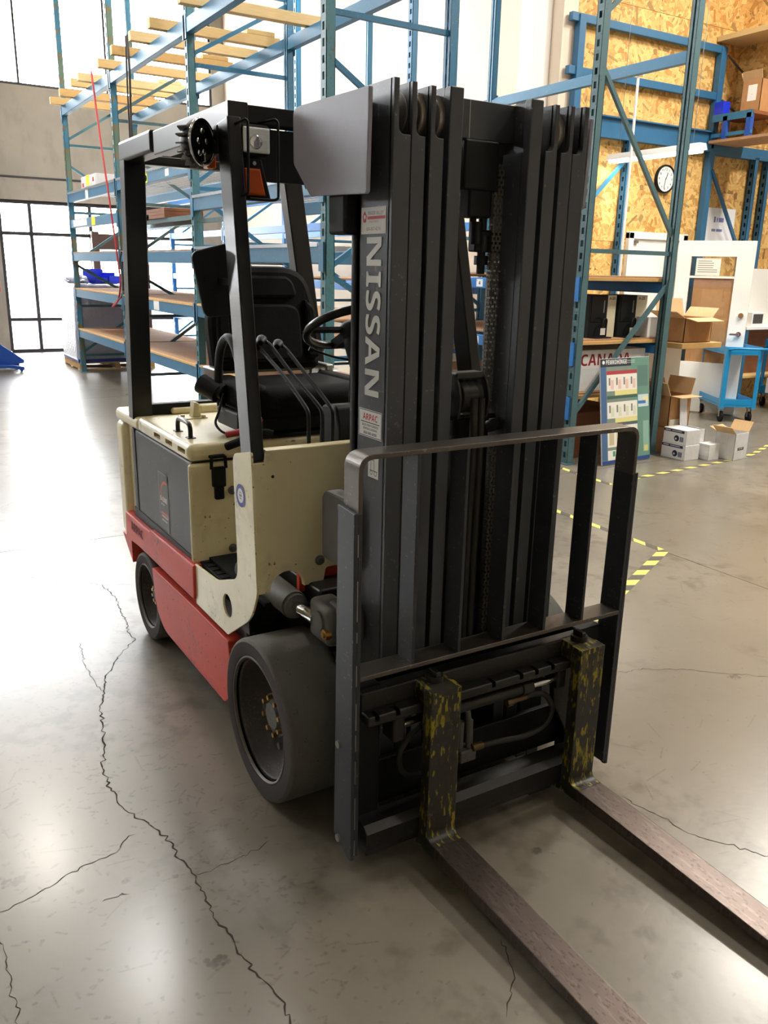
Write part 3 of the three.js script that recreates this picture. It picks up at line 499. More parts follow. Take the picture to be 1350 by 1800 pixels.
// ---- cowl: side plates, front panel
const cowl = group('cowl', lift);
const hole = new THREE.Path(); hole.absarc(-0.822, 0.528, 0.041, 0, Math.PI * 2, true);
sideMirror((s) => {
  const sh = rounded([[-1.153, 0.417], [-0.828, 0.417], [-0.612, 0.555], [-0.558, 0.66], [-0.583, 1.112], [-0.735, 1.078], [-0.717, 0.66], [-0.92, 0.588], [-1.15, 0.577]], [0.004, 0.01, 0.06, 0.02, 0.012, 0.035, 0.05, 0.03, 0.004]);
  sh.holes.push(hole);
  obj('side_plate', ext(sh, 0.008, 'zy', s < 0 ? -0.53 : 0.522, 0.002), M.cream, cowl);
});
{
  const sh = new THREE.Shape(); const L = [[-0.528, 0.648], [-0.474, 0.648]];
  sh.moveTo(-0.528, 1.075); sh.lineTo(-0.528, 0.648); sh.lineTo(-0.474, 0.648); sh.absarc(-0.414, 0.652, 0.06, Math.PI, 0, true); sh.lineTo(-0.285, 0.652); sh.lineTo(-0.278, 0.692); sh.quadraticCurveTo(-0.276, 0.702, -0.265, 0.702);
  sh.lineTo(0.265, 0.702); sh.quadraticCurveTo(0.276, 0.702, 0.278, 0.692); sh.lineTo(0.285, 0.652); sh.lineTo(0.354, 0.652); sh.absarc(0.414, 0.652, 0.06, Math.PI, 0, true); sh.lineTo(0.528, 0.648); sh.lineTo(0.528, 1.075); sh.lineTo(0.49, 1.078); sh.lineTo(0.482, 1.113); sh.lineTo(-0.482, 1.113); sh.lineTo(-0.49, 1.078); sh.closePath();
  obj('front_panel', ext(sh, 0.026, 'xy', -0.606, 0.004), M.cream, cowl);
  obj('panel_return', B(-0.48, 0.48, 1.085, 1.109, -0.64, -0.6, 0.006), M.cream, cowl);
  obj('floor_mat', B(-0.47, 0.47, 0.578, 0.59, -1.16, -0.64), M.rubber, cowl);
}
for (const [x, y, r] of [[-0.3, 0.732, 0.017], [0.3, 0.732, 0.017]]) obj('bolt', [cyl([x, y, -0.581], [x, y, -0.566], r * 0.72, 6), cyl([x, y, -0.581], [x, y, -0.576], r, 18)], M.steel, cowl);
obj('plug', cyl([-0.461, 1.029, -0.582], [-0.461, 1.029, -0.579], 0.005, 10), M.black, cowl);
decal('badge', canvasTex(128, 128, (x) => { x.clearRect(0, 0, 128, 128); x.fillStyle = '#5a62b8'; x.beginPath(); x.arc(64, 64, 62, 0, 7); x.fill(); x.fillStyle = '#f2f2ee'; x.beginPath(); x.arc(64, 64, 40, 0, 7); x.fill(); x.fillStyle = '#9aa6b4'; x.fillRect(48, 44, 32, 6); x.fillRect(46, 56, 36, 14); x.fillRect(50, 76, 28, 6); }), [-0.5312, 0.955, -0.672], 0.076, 0.076, 'x-', cowl, { alpha: true }, 'round blue and white badge');
obj('grey_pad', [ext(rounded([[-0.46, 0.79], [-0.28, 0.79], [-0.28, 1.01], [-0.43, 1.01], [-0.46, 0.99]], 0.02), 0.05, 'zy', -0.355, 0.008)], M.pad, lift);
obj('mast_mount', [B(-0.3, 0.3, 0.2, 0.62, -0.52, -0.34, 0.01), B(-0.36, -0.3, 0.16, 0.5, -0.55, -0.33, 0.02), B(0.3, 0.36, 0.16, 0.5, -0.55, -0.33, 0.02)], M.black, lift);
// ---- tilt cylinders
sideMirror((s) => {
  const t = group('tilt_cylinder', lift), x = s * 0.405;
  obj('barrel', [cyl([x, 0.605, -0.95], [x, 0.605, -0.55], 0.046, 28), cyl([x, 0.605, -0.56], [x, 0.605, -0.535], 0.04, 28)], M.castgrey, t);
  obj('rod', cyl([x, 0.605, -0.55], [x, 0.612, -0.4], 0.019, 18), M.chrome, t);
  obj('yoke', [BB(s * 0.375, 0.62, -0.36, 0.085, 0.125, 0.13, 0.018), BB(s * 0.355, 0.635, -0.3, 0.07, 0.11, 0.12, 0.018), cyl([s * 0.33, 0.63, -0.35], [s * 0.425, 0.63, -0.35], 0.03, 18)], M.castgrey, t);
  obj('pin', [cyl([s * 0.405, 0.6, -0.31], [s * 0.424, 0.6, -0.31], 0.017, 14), cyl([s * 0.42, 0.6, -0.31], [s * 0.43, 0.6, -0.31], 0.009, 10)], M.brass, t);
});
// ---- wheels
function wheel(name, s, xo, z, R, W, ri, hubR) {
  const w = group(name, lift), x = s * xo, L = (p) => lathe(p.map(([r, d]) => [r, -d * s]).map(([r, a]) => [r, a]), 'x', [x, R, z], 56);
  const e = 0.012;
  obj('tread', L([[R - e, 0.001], [R - e * 0.3, e * 0.35], [R, e], [R, W - e], [R - e, W]]), M.tread, w);
  obj('sidewall', L([[R - e, W], [ri, W], [ri, W - 0.01]].concat([])), M.sidewall, w);
  obj('outer_sidewall', L([[ri + 0.004, 0.008], [ri + 0.01, 0.002], [R - e, 0.001]]), M.sidewall, w);
  obj('rim_edge', L([[ri - 0.004, 0.014], [ri - 0.002, 0.004], [ri + 0.003, 0.003], [ri + 0.006, 0.006]]), M.rimedge, w);
  obj('rim', L([[0.001, W * 0.5], [hubR * 1.1, W * 0.5], [ri * 0.72, W * 0.47], [ri * 0.9, W * 0.38], [ri - 0.012, W * 0.15], [ri - 0.004, 0.012], [ri, W - 0.01]]), M.rim, w);
  const hx = (d) => x - s * d;
  obj('hub', [cyl([hx(W * 0.5), R, z], [hx(W * 0.3), R, z], hubR, 28, hubR * 0.93), cyl([hx(W * 0.3), R, z], [hx(W * 0.24), R, z], hubR * 0.62, 24, hubR * 0.55)], M.castgrey, w);
  for (let k = 0; k < 8; k++) { const a = k * Math.PI / 4 + 0.3, y = R + Math.sin(a) * hubR * 0.78, zz = z + Math.cos(a) * hubR * 0.78; obj('hub_bolt', cyl([hx(W * 0.3), y, zz], [hx(W * 0.22), y, zz], 0.0085, 6), M.brass, w); }
  if (W > 0.18) for (let k = 0; k < 5; k++) { const a = k * Math.PI * 0.4 + 0.9, y = R + Math.sin(a) * ri * 0.6, zz = z + Math.cos(a) * ri * 0.6; obj('wheel_nut', [cyl([hx(W * 0.49), y, zz], [hx(W * 0.36), y, zz], 0.012, 6)], M.steel, w); }
}
for (const s of [-1, 1]) { wheel('front_wheel', s, 0.569, -0.4955, 0.2634, 0.215, 0.2, 0.078); wheel('rear_wheel', s, 0.53, -1.845, 0.2, 0.15, 0.145, 0.045); }
// ---- mast
const mast = group('mast', lift);
const ZM = -0.15, ZMB = -0.325, YM = 2.09, YN = 1.966;
const STAGES = [[-0.318, -0.303, -0.268], [-0.2655, -0.252, -0.225], [-0.21, -0.196, -0.169]];
sideMirror((s) => {
  const mir = (g) => { if (s > 0) { g = flat(g); g.scale(-1, 1, 1); const p = g.attributes.position, n = g.attributes.normal, sw = (at, i, j) => { for (let k = 0; k < at.itemSize; k++) { const t = at.array[i * at.itemSize + k]; at.array[i * at.itemSize + k] = at.array[j * at.itemSize + k]; at.array[j * at.itemSize + k] = t; } }; for (let i = 0; i < p.count; i += 3) { sw(p, i + 1, i + 2); sw(n, i + 1, i + 2); } } return g; };
  STAGES.forEach(([a, b, c], i) => {
    const y0 = 0.06 + i * 0.012, sh = new THREE.Shape();
    sh.moveTo(a, y0); sh.lineTo(c, y0); sh.lineTo(c, YN); sh.lineTo(b + 0.018, YN); sh.quadraticCurveTo(b, YN, b, YN + 0.018); sh.lineTo(b, YM - i * 0.003); sh.lineTo(a, YM - i * 0.003); sh.closePath();
    obj('rail', [mir(ext(sh, 0.02, 'xy', ZM - 0.02, 0.002)), mir(B(a, b, y0, YM - i * 0.003, ZMB, ZM - 0.012)), mir(B(a, c, y0, YM - 0.01, ZMB, ZMB + 0.018))], M.mast, mast);
    obj('roller', [mir(lathe([[0.001, 0], [0.05, 0], [0.056, 0.004], [0.056, (c - b) * 0.9], [0.05, c - b], [0.001, c - b]], 'x', [c, 2.022, ZM - 0.078], 36))], M.roller, mast);
  });
  obj('rail', [mir(B(-0.153, -0.111, 0.1, YM, ZM - 0.03, ZM, 0.004)), mir(B(-0.153, -0.139, 0.1, YM, -0.31, ZM - 0.028)), mir(B(-0.153, -0.111, 0.1, YM, -0.31, -0.285, 0.004)), mir(B(-0.125, -0.111, 0.1, 1.96, -0.26, ZM - 0.03))], M.mast, mast);
});
obj('crosshead', [B(-0.14, 0.14, 1.99, 2.088, -0.275, -0.25, 0.003), B(-0.14, -0.06, 1.75, 1.99, -0.275, -0.25, 0.02)], M.mast, mast);
obj('crosshead_weld', [B(-0.045, -0.042, 1.992, 2.085, -0.2502, -0.2485), B(-0.02, -0.017, 1.992, 2.085, -0.2502, -0.2485), B(-0.1, -0.097, 1.992, 2.085, -0.2502, -0.2485)], M.steel, mast);
obj('crossmember', [B(-0.32, 0.32, 0.9, 0.98, -0.4, -0.33, 0.006), B(-0.32, 0.32, 0.12, 0.24, -0.4, -0.33, 0.006), B(-0.32, 0.32, 1.86, 1.96, -0.4, -0.33, 0.006)], M.mast, mast);
// side plate standing off the outer rail, top left, and its twin
sideMirror((s) => {
  const X = (a, d) => (s < 0 ? -a : a - d);
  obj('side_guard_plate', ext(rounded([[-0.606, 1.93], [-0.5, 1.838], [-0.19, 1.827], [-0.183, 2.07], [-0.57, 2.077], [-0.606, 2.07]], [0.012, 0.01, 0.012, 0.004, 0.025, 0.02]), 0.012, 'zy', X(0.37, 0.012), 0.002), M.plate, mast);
  obj('plate_bracket', B(s < 0 ? -0.36 : 0.318, s < 0 ? -0.318 : 0.36, 1.86, 2.05, -0.56, -0.255, 0.006), M.mast, mast);
  obj('hose_box', B(s < 0 ? -0.352 : 0.3, s < 0 ? -0.3 : 0.352, 1.735, 1.84, -0.43, -0.335, 0.01), M.plastic, mast);
  obj('lift_cylinder', [cyl([s * 0.27, 0.1, -0.37], [s * 0.27, 1.8, -0.37], 0.034, 24), cyl([s * 0.27, 1.8, -0.37], [s * 0.27, 1.95, -0.37], 0.02, 20)], M.black, mast);
});
// centre lift cylinder, chain anchor, chains, hose sheave
obj('free_lift_cylinder', [cyl([0.01, 0.12, -0.26], [0.01, 1.2, -0.26], 0.036, 28), cyl([0.01, 1.18, -0.26], [0.01, 1.23, -0.26], 0.044, 28)], M.black, mast);
obj('chain_anchor', [B(-0.035, 0.085, 1.86, 1.99, -0.3, -0.24, 0.008), B(-0.01, 0.07, 1.79, 1.87, -0.295, -0.245, 0.008), cyl([0.055, 1.64, -0.265], [0.055, 1.8, -0.265], 0.012, 12), cyl([0.055, 1.7, -0.265], [0.055, 1.745, -0.265], 0.024, 6), cyl([0.055, 1.665, -0.265], [0.055, 1.69, -0.265], 0.02, 6), cyl([0.02, 1.74, -0.265], [0.02, 1.8, -0.265], 0.01, 12), B(0.02, 0.12, 1.7, 1.76, -0.285, -0.25, 0.006), cyl([0.02, 1.72, -0.25], [0.02, 1.78, -0.25], 0.018, 6)], M.black, mast);
function chain(x, z, y0, y1, name = 'lift_chain') {
  const g = []; let k = 0;
  for (let y = y0; y < y1; y += 0.0125, k++) { if (k % 2) g.push(B(x - 0.016, x - 0.011, y - 0.009, y + 0.009, z - 0.009, z + 0.009), B(x + 0.011, x + 0.016, y - 0.009, y + 0.009, z - 0.009, z + 0.009), B(x - 0.003, x + 0.003, y - 0.009, y + 0.009, z - 0.009, z + 0.009)); else g.push(B(x - 0.0105, x - 0.005, y - 0.009, y + 0.009, z - 0.008, z + 0.008), B(x + 0.005, x + 0.0105, y - 0.009, y + 0.009, z - 0.008, z + 0.008)); g.push(cyl([x - 0.018, y + 0.006, z], [x + 0.018, y + 0.006, z], 0.004, 5)); }
  return obj(name, g, M.chain, mast);
}
chain(0.1, -0.212, 0.42, 1.17); chain(0.092, -0.255, 1.25, 1.93, 'upper_chain');
obj('hose_sheave', [ext(rounded([[-0.26, 1.235], [-0.18, 1.24], [-0.17, 1.3], [-0.185, 1.345], [-0.21, 1.365], [-0.25, 1.362], [-0.275, 1.33], [-0.28, 1.26]], 0.012), 0.008, 'zy', -0.066, 0.001), ext(rounded([[-0.26, 1.235], [-0.18, 1.24], [-0.17, 1.3], [-0.185, 1.345], [-0.21, 1.365], [-0.25, 1.362], [-0.275, 1.33], [-0.28, 1.26]], 0.012), 0.008, 'zy', 0.036, 0.001), cyl([-0.075, 1.3, -0.225], [0.05, 1.3, -0.225], 0.012, 12), lathe([[0.01, 0], [0.05, 0], [0.042, 0.012], [0.05, 0.024], [0.042, 0.036], [0.05, 0.048], [0.042, 0.06], [0.05, 0.072], [0.01, 0.072]], 'x', [-0.05, 1.3, -0.225], 32), B(-0.06, 0.04, 1.35, 1.37, -0.25, -0.2, 0.006)], M.grease, mast);
obj('cross_pipe', [cyl([-0.11, 1.238, -0.235], [0.11, 1.232, -0.235], 0.008, 12), B(-0.11, -0.06, 1.22, 1.255, -0.25, -0.225, 0.004), cyl([0.09, 1.2, -0.235], [0.11, 1.215, -0.2], 0.018, 10)], M.grease, mast);
for (const [x, z] of [[-0.012, -0.175], [0.016, -0.178]]) obj('lift_hose', tube([[x, 1.3, z], [x + 0.002, 1.1, z], [x + 0.004, 0.8, z - 0.005], [x + 0.002, 0.5, z], [x, 0.36, -0.15]], 0.0115, 50, 10), M.hose, mast);
for (const [y0, y1] of [[0.998, 1.1], [0.82, 0.888]]) obj('paper_strip', B(-0.016, 0.004, y0, y1, -0.301, -0.299), M.tan, mast, 'torn cream paper strip');
// lettering and stickers on the outer left rail
{
  const g = new TextGeometry('NISSAN', { font: fontB, size: 0.08, depth: 0.0012, curveSegments: 8, bevelEnabled: false });
  g.computeBoundingBox(); const b = g.boundingBox, w = b.max.x - b.min.x, h = b.max.y - b.min.y;
  g.translate(-b.min.x, -b.min.y, 0); g.scale(0.412 / w, 0.076 / h, 1);
  g.rotateZ(-Math.PI / 2);                                     // reads downwards, letter tops to the right
  g.rotateY(-Math.PI / 2);
  g.computeBoundingBox(); const q = g.boundingBox; g.translate(-0.3188 - q.max.x, 1.727 - q.max.y, -0.194 - q.max.z);
  obj('maker_lettering', g, M.letter, mast, 'pale lettering reading downwards');
}
decal('dealer_sticker', canvasTex(256, 128, (x, w, h) => { x.fillStyle = '#dcd8d4'; x.fillRect(0, 0, w, h); x.fillStyle = '#c02838'; x.beginPath(); x.moveTo(14, 42); x.lineTo(36, 16); x.lineTo(58, 42); x.lineTo(50, 72); x.lineTo(22, 72); x.fill(); x.fillStyle = '#f0ecea'; x.beginPath(); x.arc(36, 46, 11, 0, 7); x.fill(); x.fillStyle = '#4a3c3c'; x.font = '24px sans-serif'; x.fillText('FRASER VALLEY', 66, 38, 182); x.fillStyle = '#c02838'; x.fillRect(66, 44, 180, 14); x.fillStyle = '#8a7c7c'; x.font = '12px sans-serif'; x.fillText('FORKLIFT SERVICE', 82, 74); x.fillStyle = '#6c5050'; x.font = '24px sans-serif'; x.textAlign = 'center'; x.fillText('604-807-4214', 128, 112); }), [-0.3192, 1.768, -0.238], 0.125, 0.066, 'x-', mast, {}, 'white and red dealer sticker');
decal('service_sticker', canvasTex(256, 160, (x, w, h) => { x.fillStyle = '#e2e2e0'; x.fillRect(0, 0, w, h); x.strokeStyle = '#3a3a3c'; x.lineWidth = 4; x.strokeRect(6, 6, w - 12, h - 12); x.fillStyle = '#c41c26'; x.font = 'bold 52px sans-serif'; x.textAlign = 'center'; x.fillText('ARPAC', 128, 62, 216); x.fillStyle = '#40403e'; x.fillRect(24, 72, 208, 5); x.font = 'bold 18px sans-serif'; x.fillText('SALES·PARTS·SERVICE', 128, 98, 200); x.fillText('RENTALS·LEASING', 128, 118, 170); x.font = 'bold 24px sans-serif'; x.fillText('604-940-4000', 128, 145, 200); }), [-0.3192, 1.238, -0.238], 0.123, 0.077, 'x-', mast, {}, 'white service sticker with red heading');
decal('pictogram_sticker', canvasTex(96, 128, (x, w, h) => { x.fillStyle = '#dededa'; x.fillRect(0, 0, w, h); x.strokeStyle = '#303030'; x.lineWidth = 3; x.strokeRect(26, 30, 30, 58); x.beginPath(); x.arc(30, 100, 10, 0, 7); x.stroke(); x.beginPath(); x.arc(68, 100, 12, 0, 7); x.stroke(); x.beginPath(); x.moveTo(14, 88); x.lineTo(84, 88); x.stroke(); }), [-0.3192, 1.122, -0.217], 0.056, 0.066, 'x-', mast, {}, 'white truck pictogram');
// ---- carriage with side shifter
const car = group('carriage', lift);
obj('upper_bar', [B(-0.455, 0.375, 0.468, 0.545, -0.075, -0.03, 0.006), cut(B(-0.455, 0.37, 0.462, 0.492, -0.032, 0.012, 0.006), [-0.428, -0.362, -0.03, 0.075, 0.135, 0.2].map((x) => B(x - 0.007, x + 0.007, 0.476, 0.51, -0.02, 0.03)))], M.grease, car);
obj('lower_bar', [ext(poly([[-0.055, 0.055], [0.008, 0.055], [0.012, 0.075], [0.012, 0.125], [-0.01, 0.142], [-0.055, 0.15]]), 0.825, 'zy', -0.455, 0.003), B(0.15, 0.24, 0.045, 0.056, -0.03, 0.005)], M.grease, car);
obj('back_plate', [B(-0.42, 0.42, 0.13, 0.275, -0.115, -0.095, 0.004), B(-0.46, -0.38, 0.06, 0.55, -0.12, -0.05, 0.006), B(0.36, 0.46, 0.06, 0.55, -0.12, -0.05, 0.006), B(-0.4, 0.4, 0.44, 0.56, -0.13, -0.1, 0.006)], M.black, car);
obj('shift_cylinder', [cyl([-0.26, 0.425, -0.02], [0.137, 0.425, -0.02], 0.0195, 24), cyl([0.1, 0.425, -0.02], [0.14, 0.425, -0.02], 0.023, 24), cyl([-0.265, 0.425, -0.02], [-0.235, 0.425, -0.02], 0.023, 24)], M.grease, car);
obj('shift_rod', cyl([0.137, 0.425, -0.02], [0.235, 0.425, -0.02], 0.012, 18), M.chrome, car); obj('shift_rod', cyl([-0.335, 0.425, -0.02], [-0.26, 0.425, -0.02], 0.012, 18), M.chrome, car);
obj('rod_bracket', B(-0.37, -0.33, 0.385, 0.462, -0.06, 0.004, 0.008), M.grease, car);
obj('rod_bracket', [B(0.232, 0.27, 0.395, 0.462, -0.06, 0.004, 0.008), ext(poly([[0.27, 0.462], [0.365, 0.47], [0.365, 0.16], [0.285, 0.3]]), 0.02, 'xy', -0.08, 0.003)], M.grease, car);
obj('shift_hose', tube([[0.12, 0.39, -0.02], [0.165, 0.39, -0.02], [0.212, 0.37, -0.02], [0.24, 0.315, -0.02], [0.215, 0.262, -0.025], [0.14, 0.243, -0.03], [0.05, 0.25, -0.035], [-0.03, 0.258, -0.035]], 0.009, 60, 10), M.hose, car);
obj('shift_hose', tube([[-0.2, 0.395, -0.03], [-0.27, 0.385, -0.03], [-0.325, 0.33, -0.03], [-0.31, 0.255, -0.035], [-0.24, 0.225, -0.04], [-0.12, 0.235, -0.045]], 0.009, 50, 10), M.hose, car);
obj('hose_fitting', [cyl([0.07, 0.39, -0.02], [0.125, 0.39, -0.02], 0.0095, 8), cyl([0.05, 0.388, -0.02], [0.072, 0.388, -0.02], 0.0135, 6)], M.brassdull, car); obj('hose_fitting', cyl([-0.055, 0.255, -0.04], [-0.02, 0.258, -0.035], 0.0125, 6), M.brassdull, car);
obj('hose_elbow', [cyl([-0.045, 0.23, -0.07], [-0.045, 0.33, -0.075], 0.012, 10), cyl([-0.075, 0.24, -0.08], [-0.075, 0.33, -0.08], 0.012, 10), B(-0.09, -0.03, 0.2, 0.24, -0.1, -0.05, 0.006), cyl([-0.045, 0.3, -0.072], [-0.05, 0.36, -0.08], 0.009, 10)], M.castgrey, car);
// ---- load backrest
const lb = group('load_backrest', lift);
{
  const outline = rounded([[-0.488, 0.09], [-0.488, 1.211], [0.488, 1.211], [0.488, 0.09]], [0, 0.045, 0.045, 0]);
  const inner = new THREE.Path(rounded([[-0.476, 0.08], [0.476, 0.08], [0.476, 1.198], [-0.476, 1.198]], [0, 0, 0.034, 0.034]).getPoints(10));
  const top = new THREE.Shape(); top.moveTo(-0.488, 1.06); top.lineTo(-0.488, 1.166); top.quadraticCurveTo(-0.488, 1.211, -0.443, 1.211); top.lineTo(0.443, 1.211); top.quadraticCurveTo(0.488, 1.211, 0.488, 1.166); top.lineTo(0.488, 1.06); top.lineTo(0.476, 1.06); top.lineTo(0.476, 1.164); top.quadraticCurveTo(0.476, 1.198, 0.442, 1.198); top.lineTo(-0.442, 1.198); top.quadraticCurveTo(-0.476, 1.198, -0.476, 1.164); top.lineTo(-0.476, 1.06); top.closePath();
  obj('top_bar', ext(top, 0.078, 'xy', -0.078, 0.002), M.wornsteel, lb);
}
sideMirror((s) => {
  const a = s < 0 ? [-0.488, -0.476] : [0.476, 0.488], o = s < 0 ? [-0.5, -0.488] : [0.488, 0.5];
  obj('upright', B(a[0], a[1], 0.06, 1.062, -0.078, 0, 0.002), M.backrest, lb);
  obj('side_plate', ext(poly([[-0.1, 0.085], [-0.012, 0.046], [0, 0.05], [0, 1.064], [-0.086, 1.07]]), 0.012, 'zy', o[0], 0.002), M.backrest, lb);
  for (const [y, z] of [[0.386, -0.07], [0.085, -0.068]]) obj('bolt', cyl([s * 0.5, y, z], [s * 0.507, y, z], 0.011, 12), M.steel, lb);
});
for (const [y, h] of [[0.98, 0.06], [0.83, 0.11], [0.73, 0.03], [0.62, 0.06], [0.5, 0.08], [0.42, 0.05], [0.33, 0.07], [0.2, 0.1], [0.09, 0.05]]) obj('worn_edge', B(-0.4895, -0.487, y - h / 2, y + h / 2, -0.003, 0.0006), M.steel, lb, 'paint worn to bare metal along the edge');
for (const x of [-0.31, -0.155, 0.003, 0.161, 0.317]) obj('bar', B(x - 0.005, x + 0.005, 0.612, 1.2, -0.072, -0.001, 0.0015), M.backrest, lb);
obj('lower_bar', B(-0.477, 0.477, 0.6, 0.613, -0.075, 0.001, 0.002), M.wornsteel, lb);
// ---- forks
for (const x of [-0.284, 0.266]) {
  const f = group('fork', lift), sh = new THREE.Shape();
  sh.moveTo(0.018, 0.545); sh.lineTo(0.06, 0.543); sh.lineTo(0.06, 0.1); sh.quadraticCurveTo(0.06, 0.0775, 0.085, 0.0775); sh.lineTo(0.1, 0.0775); sh.lineTo(0.1, 0.036); sh.lineTo(0.05, 0.036); sh.quadraticCurveTo(0.018, 0.04, 0.018, 0.08); sh.closePath();
  obj('shank', ext(sh, 0.1, 'zy', x, 0.003), M.fork, f);
  const tip = new THREE.Shape(); tip.moveTo(x, -0.098); tip.lineTo(x + 0.1, -0.098); tip.lineTo(x + 0.1, -1.0); tip.quadraticCurveTo(x + 0.1, -1.12, x + 0.06, -1.13); tip.lineTo(x + 0.04, -1.13); tip.quadraticCurveTo(x, -1.12, x, -1.0); tip.closePath();
  const g = flat(ext(tip, 0.041, 'xz', 0.036, 0.003)), p = g.attributes.position;
  for (let i = 0; i < p.count; i++) { const t = clamp((p.getZ(i) - 0.1) / 1.03), y = p.getY(i); p.setY(i, 0.036 - 0.014 * t + (y - 0.036) * (1 - 0.62 * t)); }
  g.computeVertexNormals(); obj('blade', g, M.forkblade, f, 'bare brown steel blade');
  obj('upper_hook', B(x + 0.004, x + 0.096, 0.49, 0.545, -0.045, 0.02, 0.004), M.fork, f); obj('lower_hook', B(x + 0.004, x + 0.096, 0.03, 0.06, -0.03, 0.02, 0.004), M.fork, f);
  obj('locking_knob', [cyl([x + 0.05, 0.54, -0.005], [x + 0.05, 0.562, -0.005], 0.026, 20), B(x + 0.042, x + 0.058, 0.56, 0.576, -0.026, 0.016, 0.003)], M.grease, f);
}
// ---- overhead guard
const og = group('overhead_guard', lift);
obj('front_leg', bar([-0.506, 1.075, -0.626], [-0.506, 2.05, -0.75], 0.09, 0.042, [1, 0, 0.0], 0.006), M.blackgloss, og);
obj('front_leg', bar([0.44, 1.06, -0.74], [0.27, 2.05, -0.78], 0.09, 0.045, [1, 0, 0.0], 0.006), M.blackgloss, og);
obj('rear_leg', bar([-0.488, 1.0, -1.925], [-0.468, 2.05, -1.895], 0.07, 0.085, [1, 0, 0.0], 0.006), M.blackgloss, og);
obj('rear_leg', bar([0.4, 1.0, -1.955], [0.235, 2.06, -1.93], 0.07, 0.085, [1, 0, 0.0], 0.006), M.blackgloss, og);
obj('rear_side_beam', B(-0.512, -0.43, 2.035, 2.112, -1.935, -1.5, 0.012), M.blackgloss, og);
obj('rear_crossbar', B(-0.5, 0.28, 2.03, 2.1, -1.93, -1.87, 0.008), M.blackgloss, og);
obj('side_beam', B(-0.512, -0.45, 2.02, 2.1, -1.46, -0.735, 0.004), M.blackgloss, og);
obj('side_beam', B(0.2, 0.26, 2.02, 2.1, -1.9, -0.735, 0.004), M.blackgloss, og);
obj('front_crossbar', [B(-0.5, 0.26, 2.045, 2.095, -0.8, -0.74, 0.004), B(-0.45, 0.22, 1.9, 2.05, -0.86, -0.84)], M.black, og);
for (const z of [-1.0, -1.2, -1.4, -1.62]) obj('roof_bar', B(-0.45, 0.21, 2.035, 2.06, z - 0.012, z + 0.012, 0.003), M.blackgloss, og);
for (const [x, y, z] of [[-0.44, 1.98, -1.885], [-0.44, 1.83, -1.885]]) obj('guard_bolt', cyl([x, y, z], [x + 0.02, y, z], 0.012, 8), M.black, og);
obj('rear_sill', B(-0.45, 0.4, 1.012, 1.06, -1.95, -1.9, 0.004), M.black, og);
// ---- lamps on the guard
const hl = group('headlight', lift);
obj('housing', [B(-0.492, -0.394, 1.952, 2.04, -0.77, -0.7, 0.016, 3), cyl([-0.44, 1.9, -0.745], [-0.44, 1.96, -0.745], 0.012, 10)], M.rubber, hl);
obj('lens', B(-0.484, -0.402, 1.961, 2.03, -0.703, -0.694, 0.01, 3), M.lens, hl, 'clear ribbed square lens');
obj('bulb_cap', lathe([[0.001, 0.004], [0.016, 0.0035], [0.02, 0]], 'z', [-0.446, 1.99, -0.694], 20), M.chrome, hl);
for (let i = 0; i < 7; i++) obj('lens_rib', B(-0.481, -0.405, 1.968 + i * 0.0088, 1.9695 + i * 0.0088, -0.695, -0.693), M.lens, hl);
obj('lamp_cage', tube([[-0.51, 2.03, -0.72], [-0.49, 2.043, -0.668], [-0.484, 2.035, -0.66], [-0.487, 1.85, -0.66], [-0.505, 1.84, -0.69]], 0.004, 50, 8, 0.1), M.black, hl);
obj('lamp_cage', tube([[-0.43, 2.045, -0.76], [-0.385, 2.056, -0.7], [-0.378, 2.045, -0.69], [-0.38, 1.845, -0.69], [-0.395, 1.836, -0.69], [-0.47, 1.836, -0.69]], 0.004, 60, 8, 0.1), M.black, hl);
const sg = group('turn_signal', lift);
obj('housing', ext(poly([[-0.49, 1.948], [-0.425, 1.948], [-0.395, 1.834], [-0.488, 1.834]]), 0.04, 'xy', -0.745, 0.004), M.rubber, sg);
obj('lens', ext(poly([[-0.484, 1.92], [-0.434, 1.92], [-0.418, 1.846], [-0.48, 1.846]]), 0.022, 'xy', -0.712, 0.007), M.amber, sg, 'dull amber lens');
for (const [x, r] of [[-0.468, 0.0035], [-0.449, 0.006]]) obj('screw', cyl([x, 1.934, -0.706], [x, 1.934, -0.7], r, 8), M.chrome, sg);
const wl = group('work_light', lift);
{
  const c = [-0.575, 1.988, -0.79], turn = new THREE.Matrix4().makeRotationY(0.62), pl = (g) => flat(g).applyMatrix4(turn).translate(...c);
  obj('housing', [pl(lathe([[0.001, -0.05], [0.035, -0.05], [0.05, -0.035], [0.062, -0.015], [0.064, 0.004]], 'z', [0, 0, 0], 40))], M.black, wl);
  obj('bezel', [pl(new THREE.TorusGeometry(0.061, 0.0045, 10, 48).translate(0, 0, 0.004))], M.chrome, wl);
  obj('lens', [pl(lathe([[0.001, 0.006], [0.05, 0.004], [0.058, 0.001], [0.058, -0.003]], 'z', [0, 0, 0], 40))], M.darkglass, wl);
  for (const [x, y] of [[0, 0.03], [0.02, 0.005], [-0.02, 0.002], [0.006, -0.025], [-0.016, -0.03]]) obj('led', [pl(lathe([[0.001, 0.009], [0.007, 0.0075], [0.009, 0.004]], 'z', [x, y, 0], 12))], M.chrome, wl);
  for (let k = 0; k < 12; k++) { const a = 1.0 + k * 0.35; obj('cooling_fin', [pl(BB(0, 0, -0.025, 0.004, 0.018, 0.03).translate(0, 0.06, 0).rotateZ(a))], M.castgrey, wl); }
  obj('bracket', [bar([-0.52, 1.988, -0.79], [-0.5, 2.0, -0.74], 0.02, 0.03), B(-0.53, -0.505, 1.96, 2.04, -0.82, -0.78, 0.005), cyl([-0.535, 1.99, -0.8], [-0.5, 1.99, -0.8], 0.01, 8)], M.black, wl);
}
